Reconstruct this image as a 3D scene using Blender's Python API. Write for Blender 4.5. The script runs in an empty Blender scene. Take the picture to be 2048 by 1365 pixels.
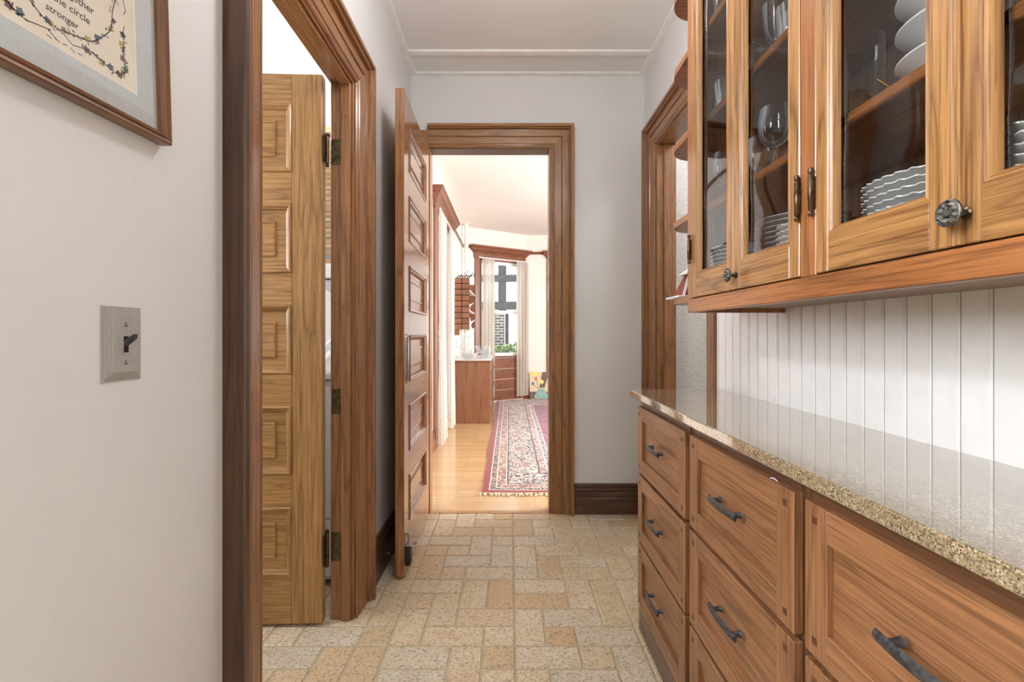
import bpy, bmesh, math, random
from mathutils import Vector, Matrix

scene = bpy.context.scene
COL = scene.collection
RND = random.Random(11)
PI = math.pi
V = Vector
EXPOSURE = 0.56

# ------------------------------------------------------------------ camera
cam_d = bpy.data.cameras.new('camera')
cam = bpy.data.objects.new('camera', cam_d)
COL.objects.link(cam)
cam.location = (0, 0, 1.14)
cam.rotation_euler = (PI / 2, 0, 0)
cam_d.sensor_width = 36.0
cam_d.lens = 915.0 / 2048.0 * 36.0
cam_d.shift_x = (1024 - 1018.5) / 2048.0
cam_d.shift_y = -(682.5 - 668.0) / 2048.0
cam_d.clip_start = 0.02
cam_d.clip_end = 200
scene.camera = cam

# ------------------------------------------------------------------ world, sun, window and fill light
w = bpy.data.worlds.new('sky')
scene.world = w
w.use_nodes = True
bg = w.node_tree.nodes['Background']
bg.inputs[0].default_value = (0.93, 0.96, 1.0, 1)
bg.inputs[1].default_value = 1.8

def add_light(name, kind, loc, rot, energy, color=(1, 1, 1), size=None, size_y=None):
    l = bpy.data.lights.new(name, kind)
    l.energy = energy
    l.color = color
    if kind == 'AREA':
        l.shape = 'RECTANGLE'
        l.size = size
        l.size_y = size_y or size
    o = bpy.data.objects.new(name, l)
    o.location = loc
    o.rotation_euler = rot
    COL.objects.link(o)
    return o

sun = add_light('sun', 'SUN', (0, 12, 9), (math.radians(-26), math.radians(8), 0), 5.0, (1, 0.96, 0.9))
sun.data.angle = math.radians(1.0)
WARM = (1.0, 0.95, 0.88)
COOL = (0.96, 0.98, 1.0)
# laundry daylight, and fill added for kitchen and dining, all outside the frame (light set in the wall openings)
add_light('kitchen_fill_light', 'AREA', (-2.68, -0.75, 2.0), (0, -PI / 2, 0), 62, COOL, 1.1, 1.3)  # added fill; the kitchen window is unseen and invented for its light
add_light('laundry_window_light', 'AREA', (-2.28, 1.25, 1.75), (0, -PI / 2, 0), 18, COOL, 1.1, 1.0)
add_light('dining_fill_light', 'AREA', (3.28, 4.35, 1.6), (0, PI / 2, 0), 125, COOL, 1.6, 2.1)  # added fill light; its side window is made up to brighten the dining room

# ------------------------------------------------------------------ view
scene.view_settings.view_transform = 'Standard'
scene.view_settings.look = 'None'
scene.view_settings.gamma = 1.0
scene.view_settings.use_curve_mapping = False
scene.view_settings.exposure = EXPOSURE
scene.cycles.max_bounces = 12
scene.cycles.diffuse_bounces = 6
scene.cycles.transparent_max_bounces = 24
scene.cycles.sample_clamp_indirect = 6.0
scene.cycles.caustics_reflective = False
scene.cycles.caustics_refractive = False

# ------------------------------------------------------------------ mesh helpers
class G:
    def __init__(s):
        s.bm = bmesh.new()

    def box(s, x0, x1, y0, y1, z0, z1, bev=0.0, seg=1):
        if x0 > x1: x0, x1 = x1, x0
        if y0 > y1: y0, y1 = y1, y0
        if z0 > z1: z0, z1 = z1, z0
        vs = [s.bm.verts.new((x, y, z)) for x in (x0, x1) for y in (y0, y1) for z in (z0, z1)]
        fs = [(0, 1, 3, 2), (4, 6, 7, 5), (0, 4, 5, 1), (2, 3, 7, 6), (0, 2, 6, 4), (1, 5, 7, 3)]
        for f in fs:
            s.bm.faces.new([vs[i] for i in f])
        if bev > 0:
            b = min(bev, 0.45 * min(x1 - x0, y1 - y0, z1 - z0))
            es = list({e for v in vs for e in v.link_edges})
            bmesh.ops.bevel(s.bm, geom=es, offset=b, segments=seg, affect='EDGES', profile=0.5)
        return s

    def face(s, pts):
        s.bm.faces.new([s.bm.verts.new(p) for p in pts])
        return s

    def rings(s, rings, close_loop=True, cap0=False, cap1=False, close_path=False):
        R = [[s.bm.verts.new(p) for p in r] for r in rings]
        n = len(R[0])
        pairs = list(zip(R[:-1], R[1:]))
        if close_path:
            pairs.append((R[-1], R[0]))
        for a, b in pairs:
            for i in range(n if close_loop else n - 1):
                j = (i + 1) % n
                try:
                    s.bm.faces.new((a[i], a[j], b[j], b[i]))
                except ValueError:
                    pass
        if cap0: s.bm.faces.new(R[0][::-1])
        if cap1: s.bm.faces.new(R[-1])
        return s

    def lathe(s, prof, c=(0, 0, 0), n=32, axis='Z', rad=None, cap=False):
        c = V(c)
        rs = []
        for k, (r, h) in enumerate(prof):
            ring = []
            for i in range(n):
                t = 2 * PI * i / n
                rr, hh = r, h
                if rad:
                    rr, hh = rad(r, h, t)
                a, b = rr * math.cos(t), rr * math.sin(t)
                if axis == 'Z': p = V((a, b, hh))
                elif axis == 'X': p = V((hh, a, b))
                else: p = V((b, hh, a))
                ring.append(c + p)
            rs.append(ring)
        return s.rings(rs, True, cap, cap)

    def tube(s, pts, r, n=8, close=False):
        pts = [V(p) for p in pts]
        m = len(pts)
        rs = []
        up = V((0, 0, 1))
        for i, p in enumerate(pts):
            if close:
                t = (pts[(i + 1) % m] - pts[i - 1]).normalized()
            else:
                t = (pts[min(i + 1, m - 1)] - pts[max(i - 1, 0)]).normalized()
            a = t.cross(up)
            if a.length < 1e-3: a = t.cross(V((1, 0, 0)))
            a.normalize()
            b = t.cross(a)
            rr = r[i] if isinstance(r, (list, tuple)) else r
            rs.append([p + a * rr * math.cos(2 * PI * k / n) + b * rr * math.sin(2 * PI * k / n) for k in range(n)])
        return s.rings(rs, True, not close, not close, close)

    def prism(s, poly, p0, p1, U, W):
        """polygon (u,w) swept from p0 to p1 with frame U,W"""
        p0, p1, U, W = V(p0), V(p1), V(U), V(W)
        return s.rings([[p0 + U * u + W * x for u, x in poly], [p1 + U * u + W * x for u, x in poly]], True, True, True)

    def frame(s, x0, x1, z0, z1, prof, fn):
        """rectangular frame with mitred corners, profile (inset u, height v), closed loop of profile; fn(a,b,v)->point"""
        cs = [(x0, z0, 1, 1), (x1, z0, -1, 1), (x1, z1, -1, -1), (x0, z1, 1, -1)]
        rs = [[fn(a + da * u, b + db * u, v) for u, v in prof] for a, b, da, db in cs]
        return s.rings(rs, True, False, False, True)

    def frame_side(s, x0, x1, z0, z1, prof, fn, k):
        cs = [(x0, z0, 1, 1), (x1, z0, -1, 1), (x1, z1, -1, -1), (x0, z1, 1, -1)]
        rs = [[fn(a + da * u, b + db * u, v) for u, v in prof] for a, b, da, db in (cs[k], cs[(k + 1) % 4])]
        return s.rings(rs, True, True, True)

    def grid(s, fn, nu, nv):
        vs = [[s.bm.verts.new(fn(i / nu, j / nv)) for j in range(nv + 1)] for i in range(nu + 1)]
        for i in range(nu):
            for j in range(nv):
                s.bm.faces.new((vs[i][j], vs[i + 1][j], vs[i + 1][j + 1], vs[i][j + 1]))
        return s

LOC = {}

def _mesh(name, g, smooth):
    bm = g.bm
    bmesh.ops.recalc_face_normals(bm, faces=bm.faces)
    me = bpy.data.meshes.new(name)
    bm.to_mesh(me)
    bm.free()
    if smooth:
        me.polygons.foreach_set('use_smooth', [True] * len(me.polygons))
        me.set_sharp_from_angle(angle=math.radians(smooth if smooth > 1 else 38))
    return me

def tag(o, label=None, cat=None, group=None, kind=None):
    if label: o['label'] = label
    if cat: o['category'] = cat
    if group: o['group'] = group
    if kind: o['kind'] = kind
    return o

def obj(name, g, mat, parent=None, smooth=0, label=None, cat=None, group=None, kind=None):
    if parent is not None:
        off = LOC[parent.name]
    else:
        vs = g.bm.verts
        xs = [v.co.x for v in vs]; ys = [v.co.y for v in vs]; zs = [v.co.z for v in vs]
        off = V(((min(xs) + max(xs)) / 2, (min(ys) + max(ys)) / 2, min(zs)))
    bmesh.ops.translate(g.bm, verts=g.bm.verts, vec=-off)
    me = _mesh(name, g, smooth)
    if mat: me.materials.append(mat)
    o = bpy.data.objects.new(name, me)
    COL.objects.link(o)
    if parent is not None:
        o.parent = parent
        LOC[o.name] = off
    else:
        o.location = off
        LOC[o.name] = off
    return tag(o, label, cat, group, kind)

def empty(name, loc=(0, 0, 0), rotz=0.0, local=False, label=None, cat=None, group=None, kind=None):
    o = bpy.data.objects.new(name, None)
    o.empty_display_size = 0.05
    COL.objects.link(o)
    o.location = loc
    o.rotation_euler = (0, 0, rotz)
    LOC[o.name] = V((0, 0, 0)) if local else V(loc)
    return tag(o, label, cat, group, kind)

def inst(src, parent, loc):
    """another piece sharing src's mesh, child of the same parent"""
    c = src.copy()
    COL.objects.link(c)
    c.parent = parent
    c.location = loc
    return c

def dup(root, loc, label=None, group=None, rotz=None):
    r = root.copy()
    COL.objects.link(r)
    r.location = loc
    if rotz is not None: r.rotation_euler = (0, 0, rotz)
    if label: r['label'] = label
    if group: r['group'] = group
    for ch in list(root.children):
        c = ch.copy()
        COL.objects.link(c)
        c.parent = r
        for gch in list(ch.children):
            d = gch.copy()
            COL.objects.link(d)
            d.parent = c
    return r

# ------------------------------------------------------------------ materials
def lin(c):
    out = []
    for x in c[:3]:
        x /= 255.0
        out.append(x / 12.92 if x <= 0.04045 else ((x + 0.055) / 1.055) ** 2.4)
    return (*out, 1.0)

class NT:
    def __init__(s, name):
        s.m = bpy.data.materials.new(name)
        s.m.use_nodes = True
        s.t = s.m.node_tree
        s.n = s.t.nodes
        s.b = s.n['Principled BSDF']
        s.out = s.n['Material Output']

    def new(s, typ, **kw):
        n = s.n.new(typ)
        for k, v in kw.items():
            if hasattr(n, k): setattr(n, k, v)
        return n

    def link(s, a, b):
        s.t.links.new(a, b)

    def obj_coord(s, rnd=True, amt=9.0):
        tc = s.new('ShaderNodeTexCoord')
        if not rnd: return tc.outputs['Object']
        oi = s.new('ShaderNodeObjectInfo')
        mu = s.new('ShaderNodeMath', operation='MULTIPLY'); mu.inputs[1].default_value = amt
        s.link(oi.outputs['Random'], mu.inputs[0])
        ad = s.new('ShaderNodeVectorMath', operation='ADD')
        s.link(tc.outputs['Object'], ad.inputs[0]); s.link(mu.outputs[0], ad.inputs[1])
        return ad.outputs[0]

    def mapping(s, vec, scale, rot=(0, 0, 0)):
        m = s.new('ShaderNodeMapping')
        m.inputs['Scale'].default_value = scale
        m.inputs['Rotation'].default_value = rot
        s.link(vec, m.inputs['Vector'])
        return m.outputs[0]

    def noise(s, vec, scale, detail=4, rough=0.55, dist=0.0):
        n = s.new('ShaderNodeTexNoise')
        n.inputs['Scale'].default_value = scale
        n.inputs['Detail'].default_value = detail
        n.inputs['Roughness'].default_value = rough
        n.inputs['Distortion'].default_value = dist
        if vec is not None: s.link(vec, n.inputs['Vector'])
        return n.outputs['Fac']

    def math(s, op, a, b=None, c=None):
        n = s.new('ShaderNodeMath', operation=op)
        for i, v in enumerate((a, b, c)):
            if v is None: continue
            if isinstance(v, (int, float)): n.inputs[i].default_value = v
            else: s.link(v, n.inputs[i])
        return n.outputs[0]

    def ramp(s, fac, stops, interp='LINEAR'):
        n = s.new('ShaderNodeValToRGB')
        n.color_ramp.interpolation = interp
        e = n.color_ramp.elements
        while len(e) < len(stops): e.new(0.5)
        for k, (p, c) in enumerate(stops):
            e[k].position = p
            e[k].color = c if len(c) == 4 else lin(c)
        s.link(fac, n.inputs[0])
        return n.outputs[0]

    def mix(s, fac, a, b, mode='MIX'):
        n = s.new('ShaderNodeMix', data_type='RGBA', blend_type=mode)
        for sock, v in ((n.inputs['Factor'], fac), (n.inputs['A'], a), (n.inputs['B'], b)):
            pass
        fi = [i for i in n.inputs if i.name == 'Factor' and i.type == 'VALUE'][0]
        ai = [i for i in n.inputs if i.name == 'A' and i.type == 'RGBA'][0]
        bi = [i for i in n.inputs if i.name == 'B' and i.type == 'RGBA'][0]
        for sock, v in ((fi, fac), (ai, a), (bi, b)):
            if isinstance(v, (int, float)): sock.default_value = v
            elif isinstance(v, tuple): sock.default_value = v if len(v) == 4 else lin(v)
            else: s.link(v, sock)
        return [o for o in n.outputs if o.type == 'RGBA'][0]

    def bump(s, h, strength=0.2, dist=0.002):
        n = s.new('ShaderNodeBump')
        n.inputs['Strength'].default_value = strength
        n.inputs['Distance'].default_value = dist
        s.link(h, n.inputs['Height'])
        s.link(n.outputs[0], s.b.inputs['Normal'])

    def set(s, rough=None, metal=None, spec=None, coat=None, color=None):
        if rough is not None: s.b.inputs['Roughness'].default_value = rough
        if metal is not None: s.b.inputs['Metallic'].default_value = metal
        if spec is not None: s.b.inputs['Specular IOR Level'].default_value = spec
        if coat is not None:
            s.b.inputs['Coat Weight'].default_value = coat
            s.b.inputs['Coat Roughness'].default_value = 0.12
        if color is not None:
            if isinstance(color, tuple): s.b.inputs['Base Color'].default_value = color if len(color) == 4 else lin(color)
            else: s.link(color, s.b.inputs['Base Color'])
        return s

def plain(name, c, rough=0.5, metal=0.0, spec=0.5, vary=0.06, nscale=18, bump=0.0):
    t = NT(name)
    v = t.obj_coord()
    f = t.noise(v, nscale, 4)
    a = tuple(max(0, x * (1 - vary)) for x in c)
    b = tuple(min(255, x * (1 + vary)) for x in c)
    t.set(rough, metal, spec, color=t.ramp(f, [(0.3, a), (0.7, b)]))
    if bump: t.bump(t.noise(v, nscale * 6, 3), bump, 0.001)
    return t.m

WOODS = {}
def wood(light, dark, axis='Z', rough=0.38, coat=0.25, bands=9.0, freq=1.0, pore=0.55):
    key = (light, dark, axis, rough, coat, bands, freq, pore)
    if key in WOODS: return WOODS[key]
    t = NT('oak_grain_' + axis.lower())
    v = t.obj_coord()
    lo, hi = 0.8 * freq, 11.0 * freq
    sc = {'X': (lo, hi, hi), 'Y': (hi, lo, hi), 'Z': (hi, hi, lo)}[axis]
    mv = t.mapping(v, sc)
    n1 = t.noise(mv, 1.0, 3, 0.5, 0.25)
    band = t.math('PINGPONG', t.math('MULTIPLY', n1, bands * 1.7), 1.0)
    lo2, hi2 = 7.0, 330.0
    sc2 = {'X': (lo2, hi2, hi2), 'Y': (hi2, lo2, hi2), 'Z': (hi2, hi2, lo2)}[axis]
    n2 = t.noise(t.mapping(v, sc2), 1.0, 2, 0.6)
    lo4, hi4 = 2.0, 120.0
    sc4 = {'X': (lo4, hi4, hi4), 'Y': (hi4, lo4, hi4), 'Z': (hi4, hi4, lo4)}[axis]
    n4 = t.noise(t.mapping(v, sc4), 1.0, 4, 0.6)
    n3 = t.noise(v, 2.5, 2)
    mid = tuple((a * 0.3 + b * 0.7) for a, b in zip(dark, light))
    base = t.ramp(band, [(0.0, tuple((a * 0.75 + b * 0.25) for a, b in zip(dark, light))), (0.16, mid), (0.5, light), (1.0, light)])
    base = t.mix(t.math('MULTIPLY', t.ramp(n4, [(0.38, (1, 1, 1, 1)), (0.62, (0, 0, 0, 1))]), 0.45), base, dark)
    pores = t.ramp(n2, [(0.36, (1, 1, 1, 1)), (0.5, (0, 0, 0, 1))])
    pf = t.math('MULTIPLY', pores, pore)
    col = t.mix(pf, base, tuple(x * 0.74 for x in dark))
    tone = t.ramp(n3, [(0.3, (0.90, 0.88, 0.86, 1)), (0.7, (1.05, 1.05, 1.04, 1))])
    col = t.mix(1.0, col, tone, 'MULTIPLY')
    t.set(rough, 0, 0.5, coat, col)
    t.bump(t.math('SUBTRACT', band, t.math('MULTIPLY', pores, 0.6)), 0.12, 0.0006)
    WOODS[key] = t.m
    return t.m

def wset(light, dark, **kw):
    return {a: wood(light, dark, a, **kw) for a in 'XYZ'}

OAK_UP = wset((180, 134, 82), (108, 72, 40), rough=0.3)
OAK_FR = wset((168, 110, 64), (118, 72, 40), rough=0.3, bands=4)
OAK_LO = wset((154, 108, 72), (106, 72, 46), rough=0.42, bands=5, freq=2.0, coat=0.12)
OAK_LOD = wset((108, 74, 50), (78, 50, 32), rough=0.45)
OAK_DOOR = wset((186, 142, 88), (130, 92, 52), rough=0.36)
OAK_SW = wset((174, 120, 76), (122, 80, 48), rough=0.24, coat=0.7)
OAK_CAS = wset((172, 128, 84), (124, 86, 52), rough=0.32)
OAK_CASL = wset((164, 116, 74), (112, 74, 44), rough=0.3)
OAK_RD = wset((162, 114, 72), (108, 72, 44), rough=0.36)
OAK_PIC = wset((136, 94, 62), (94, 62, 38), rough=0.36)
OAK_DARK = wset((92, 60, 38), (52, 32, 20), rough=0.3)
OAK_BASE = wset((104, 78, 60), (68, 48, 34), rough=0.36)
CHERRY = wset((144, 90, 62), (102, 58, 38), rough=0.35, bands=4)
WALNUT = wset((152, 104, 74), (118, 76, 52), rough=0.32, bands=3)
FLOORW = None

def wall_paint(name, c, bump=0.15, scale=60):
    t = NT(name)
    v = t.obj_coord(False)
    f = t.noise(v, 2.2, 4)
    t.set(0.6, 0, 0.3, color=t.ramp(f, [(0.3, tuple(x * 0.975 for x in c)), (0.7, c)]))
    h = t.math('ADD', t.noise(v, scale, 4), t.math('MULTIPLY', t.noise(v, 7, 3), 1.5))
    t.bump(h, bump, 0.002)
    return t.m

M = {}
M['wall'] = wall_paint('plaster_warm_white', (230, 231, 231))
M['ceil'] = wall_paint('ceiling_paint', (238, 238, 237), 0.25, 25)
M['trimwhite'] = plain('white_trim_paint', (246, 246, 244), 0.45, vary=0.02)
M['kitchen_wall'] = wall_paint('kitchen_taupe', (168, 164, 156))
M['dining_wall'] = wall_paint('plaster_cream', (243, 238, 230), 0.1)
M['laundry_wall'] = wall_paint('laundry_white', (247, 247, 247), 0.08)
M['bead'] = plain('beadboard_white_paint', (243, 244, 245), 0.42, vary=0.015)
M['black_metal'] = plain('antique_black_iron', (70, 71, 74), 0.33, 0.6, vary=0.4, nscale=140, bump=0.5)
M['bronze'] = plain('dark_bronze', (92, 76, 58), 0.34, 0.9, vary=0.3, nscale=60)
M['pewter'] = plain('pewter', (92, 91, 88), 0.33, 0.8, vary=0.35, nscale=160, bump=0.5)
M['nickel'] = plain('brushed_nickel', (176, 175, 171), 0.42, 0.15, vary=0.03, nscale=200)
M['chrome'] = plain('chrome', (190, 190, 190), 0.16, 1.0, vary=0.03)
M['brass'] = plain('brass', (176, 140, 74), 0.3, 0.95, vary=0.15)
M['porcelain'] = plain('white_porcelain', (238, 238, 236), 0.16, vary=0.01)
M['shaded_ware'] = plain('shade_grey_ware', (204, 205, 206), 0.2, vary=0.02)  # greyer than the porcelain: shade on the tall stack put into its colour
M['white_enamel'] = plain('white_enamel', (232, 234, 236), 0.28, vary=0.01)
M['grey_enamel'] = plain('pale_grey_enamel', (196, 202, 208), 0.3, vary=0.02)
M['dark'] = plain('dark_gap', (28, 22, 18), 0.7)
M['cab_in'] = wood((150, 122, 102), (122, 92, 72), 'Z', 0.5, 0.1, 4)
M['pegs'] = plain('dark_walnut_peg', (84, 52, 32), 0.45, vary=0.2)
M['mat'] = plain('blue_grey_mat_board', (206, 213, 216), 0.8, vary=0.02, nscale=120)
M['bevelwhite'] = plain('mat_bevel_white', (248, 247, 242), 0.7, vary=0.01)
M['paper'] = plain('cream_paper', (244, 235, 216), 0.8, vary=0.03, nscale=9)
M['ink'] = plain('brown_black_ink', (62, 56, 50), 0.8)
M['leafg'] = plain('painted_leaf_green', (70, 92, 84), 0.8, vary=0.3, nscale=300)
M['flowery'] = plain('painted_yellow', (196, 176, 92), 0.8, vary=0.2, nscale=300)
M['flowerr'] = plain('painted_mauve', (142, 96, 96), 0.8, vary=0.2, nscale=300)
M['flowerb'] = plain('painted_blue', (92, 116, 130), 0.8, vary=0.2, nscale=300)
M['paint_tan'] = plain('painted_tan', (222, 204, 176), 0.7, vary=0.06, nscale=40)
M['paint_teal'] = plain('painted_teal', (140, 178, 172), 0.7, vary=0.15, nscale=40)
M['paint_dark'] = plain('painted_brown_speckle', (96, 82, 76), 0.7, vary=0.6, nscale=90)
M['paint_orange'] = plain('painted_orange', (206, 120, 86), 0.7, vary=0.1)
M['paint_lemon'] = plain('painted_lemon', (242, 216, 130), 0.7, vary=0.1)
M['fringe'] = plain('cream_wool_fringe', (222, 208, 180), 0.9, vary=0.1, nscale=80)
M['towel'] = plain('white_towel', (236, 236, 234), 0.95, vary=0.05, nscale=90, bump=0.8)
M['blind'] = wood((238, 212, 172), (208, 172, 124), 'X', 0.4, 0.1, 3)
M['redpaint'] = plain('red_brown_paint', (134, 58, 40), 0.5)
M['rubber'] = plain('black_rubber', (38, 38, 38), 0.55)
M['timber'] = plain('grey_weathered_timber', (74, 74, 76), 0.8, vary=0.2, nscale=12)
M['soil'] = plain('pale_gravel', (200, 196, 188), 0.9, vary=0.2, nscale=8)
M['siding'] = plain('white_siding', (238, 240, 242), 0.7, vary=0.03)

def mk_glass(name, tint=(1, 1, 1), ior=1.5, rim=0.0, gloss=1.0, rim_glint=0.5):
    t = NT(name)
    tr = t.new('ShaderNodeBsdfTransparent'); tr.inputs[0].default_value = (*tint, 1)
    gl = t.new('ShaderNodeBsdfGlossy'); gl.inputs['Roughness'].default_value = 0.03
    gl.inputs['Color'].default_value = (0.95, 0.97, 1, 1)
    fr = t.new('ShaderNodeFresnel'); fr.inputs['IOR'].default_value = ior
    fac = fr.outputs[0]
    if rim:
        lw = t.new('ShaderNodeLayerWeight'); lw.inputs['Blend'].default_value = 0.35
        fac = t.math('MINIMUM', t.math('ADD', t.math('MULTIPLY', fac, gloss), t.math('MULTIPLY', t.math('POWER', lw.outputs['Facing'], 4.5), rim)), 0.95)
    elif gloss != 1.0:
        fac = t.math('MULTIPLY', fac, gloss)
    glo = gl.outputs[0]
    if rim:
        df = t.new('ShaderNodeBsdfDiffuse'); df.inputs[0].default_value = (0.9, 0.92, 0.93, 1)  # white mixed in at the rim stands in for highlights on the glass
        tl = t.new('ShaderNodeBsdfTranslucent'); tl.inputs[0].default_value = (0.9, 0.92, 0.93, 1)
        ds = t.new('ShaderNodeMixShader'); ds.inputs[0].default_value = 0.5
        t.link(df.outputs[0], ds.inputs[1]); t.link(tl.outputs[0], ds.inputs[2])
        m2 = t.new('ShaderNodeMixShader'); m2.inputs[0].default_value = rim_glint
        t.link(glo, m2.inputs[1]); t.link(ds.outputs[0], m2.inputs[2])
        glo = m2.outputs[0]
    mx = t.new('ShaderNodeMixShader')
    t.link(fac, mx.inputs[0]); t.link(tr.outputs[0], mx.inputs[1]); t.link(glo, mx.inputs[2])
    t.link(mx.outputs[0], t.out.inputs['Surface'])
    return t.m

M['pane'] = mk_glass('window_pane_glass', (0.93, 0.95, 0.95))
M['pane_cab'] = mk_glass('old_cabinet_glass', (0.86, 0.87, 0.87), 1.5)
M['crystal'] = mk_glass('drinking_glass', (0.96, 0.98, 0.98), 1.45, 0.42, 1.0, 0.4)
M['cut'] = mk_glass('cut_crystal', (0.97, 0.98, 0.98), 1.5, 1.0, 1.4, 0.7)

def mk_tile():
    t = NT('textured_stone_look_tile')
    v = t.obj_coord(True, 31.0)
    oi = t.new('ShaderNodeObjectInfo')
    base = t.ramp(oi.outputs['Random'], [(0.0, (222, 208, 180)), (0.16, (212, 190, 156)), (0.3, (228, 216, 192)), (0.46, (210, 178, 134)),
                                         (0.56, (224, 210, 184)), (0.7, (214, 206, 186)), (0.8, (218, 200, 168)), (0.9, (206, 180, 140)), (1.0, (228, 214, 188))])
    mott = t.noise(v, 11, 4, 0.6, 0.5)
    col = t.mix(t.math('MULTIPLY', t.ramp(mott, [(0.42, (0, 0, 0, 1)), (0.7, (1, 1, 1, 1))]), 0.4), base, (200, 166, 118))
    grey = t.noise(v, 6, 3)
    col = t.mix(t.math('MULTIPLY', t.ramp(grey, [(0.5, (0, 0, 0, 1)), (0.75, (1, 1, 1, 1))]), 0.3), col, (200, 192, 170))
    pit = t.noise(t.mapping(v, (1.0, 1.6, 1.0)), 92, 3, 0.55, 1.2)
    pm = t.ramp(pit, [(0.41, (1, 1, 1, 1)), (0.47, (0, 0, 0, 1))])
    col = t.mix(t.math('MULTIPLY', pm, 0.66), col, (116, 100, 80))
    t.set(0.28, 0, 0.5, color=col)
    h = t.math('ADD', t.ramp(pit, [(0.34, (0, 0, 0, 1)), (0.5, (1, 1, 1, 1))]), t.math('MULTIPLY', t.noise(v, 40, 3), 0.6))
    t.bump(h, 0.5, 0.0012)
    return t.m
M['tile'] = mk_tile()
M['grout'] = plain('beige_grout', (182, 168, 140), 0.75, vary=0.07, nscale=40)

def mk_granite():
    t = NT('speckled_granite')
    v = t.obj_coord(False)
    vo = t.new('ShaderNodeTexVoronoi'); vo.inputs['Scale'].default_value = 520
    t.link(v, vo.inputs['Vector'])
    rgb = t.new('ShaderNodeSeparateColor'); t.link(vo.outputs['Color'], rgb.inputs[0])
    col = t.ramp(rgb.outputs[0], [(0.0, (66, 58, 46)), (0.12, (116, 100, 74)), (0.27, (160, 144, 112)), (0.5, (186, 172, 144)), (0.7, (148, 130, 98)), (0.85, (198, 188, 166)), (0.95, (88, 76, 60))], 'CONSTANT')
    n = t.noise(v, 90, 3)
    col = t.mix(t.ramp(n, [(0.3, (0, 0, 0, 1)), (0.7, (0.7, 0.7, 0.7, 1))]), col, (132, 116, 90))
    t.set(0.05, 0, 0.9, 1.0, color=col)
    t.b.inputs['Coat Roughness'].default_value = 0.03
    t.b.inputs['Coat IOR'].default_value = 1.7
    return t.m
M['granite'] = mk_granite()

def mk_floorwood():
    t = NT('oak_strip_floor')
    v = t.obj_coord(False)
    br = t.new('ShaderNodeTexBrick')
    br.inputs['Scale'].default_value = 1.0
    br.inputs['Brick Width'].default_value = 1.1
    br.inputs['Row Height'].default_value = 0.056
    br.inputs['Mortar Size'].default_value = 0.0012
    br.inputs['Color1'].default_value = lin((216, 182, 138)); br.inputs['Color2'].default_value = lin((204, 168, 122))
    br.inputs['Mortar'].default_value = lin((158, 120, 80))
    t.link(v, br.inputs['Vector'])
    n = t.noise(t.mapping(v, (3, 90, 1)), 1.0, 4)
    col = t.mix(1.0, br.outputs['Color'], t.ramp(n, [(0.3, (0.88, 0.86, 0.84, 1)), (0.7, (1.05, 1.04, 1.02, 1))]), 'MULTIPLY')
    t.set(0.2, 0, 0.5, 0.4, col)
    return t.m
M['floorwood'] = mk_floorwood()

def mk_rug():
    t = NT('oriental_rug_pile')
    v = t.obj_coord(False)
    sep = t.new('ShaderNodeSeparateXYZ'); t.link(v, sep.inputs[0])
    LX, LY = 2.9, 4.605     # local size, origin at rug centre
    dx = t.math('ADD', sep.outputs['X'], LX / 2)
    dy = t.math('SUBTRACT', LY / 2, t.math('ABSOLUTE', sep.outputs['Y']))
    d = t.math('MINIMUM', dx, dy)
    d = t.math('ADD', d, t.math('MULTIPLY', t.math('SUBTRACT', t.noise(v, 9, 2), 0.5), 0.012))
    dn = t.math('DIVIDE', d, 1.0)
    zone = lambda st: t.ramp(dn, st, 'CONSTANT')
    RED, NAVY, CREAM, ROSE, BLUSH = (134, 36, 46), (46, 46, 66), (222, 206, 188), (186, 120, 112), (206, 150, 150)
    ground = zone([(0, RED), (0.05, CREAM), (0.055, NAVY), (0.1, CREAM), (0.106, (208, 176, 160)), (0.172, CREAM), (0.18, NAVY), (0.192, (214, 198, 186)),
                   (0.44, NAVY), (0.452, (216, 190, 176)), (0.51, CREAM), (0.52, (66, 70, 92)), (0.565, CREAM), (0.572, (180, 106, 116))])
    motif = zone([(0, RED), (0.05, CREAM), (0.055, (178, 150, 130)), (0.1, CREAM), (0.106, (96, 44, 56)), (0.172, CREAM), (0.18, NAVY), (0.192, NAVY),
                  (0.44, NAVY), (0.452, (92, 60, 76)), (0.51, CREAM), (0.52, (200, 186, 186)), (0.565, CREAM), (0.572, (84, 60, 88))])
    n1 = t.noise(v, 17, 3, 0.5, 2.4)
    lines = t.math('PINGPONG', t.math('MULTIPLY', n1, 7.0), 1.0)
    mk = t.ramp(lines, [(0.44, (1, 1, 1, 1)), (0.56, (0, 0, 0, 1))])
    col = t.mix(mk, ground, motif)
    n2 = t.noise(v, 12, 2, 0.5, 1.0)
    on = zone([(0, (0, 0, 0, 1)), (0.106, (1, 1, 1, 1)), (0.172, (0, 0, 0, 1)), (0.192, (1, 1, 1, 1)), (0.44, (0, 0, 0, 1)), (0.452, (1, 1, 1, 1)), (0.51, (0, 0, 0, 1))])
    blot = t.math('MULTIPLY', t.ramp(n2, [(0.56, (0, 0, 0, 1)), (0.62, (1, 1, 1, 1))]), on)
    col = t.mix(t.math('MULTIPLY', blot, 0.42), col, (176, 92, 88))
    t.set(0.95, 0, 0.1, color=col)
    t.b.inputs['Sheen Weight'].default_value = 0.3
    t.bump(t.noise(v, 260, 2), 0.5, 0.003)
    return t.m
M['rug'] = mk_rug()

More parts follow.
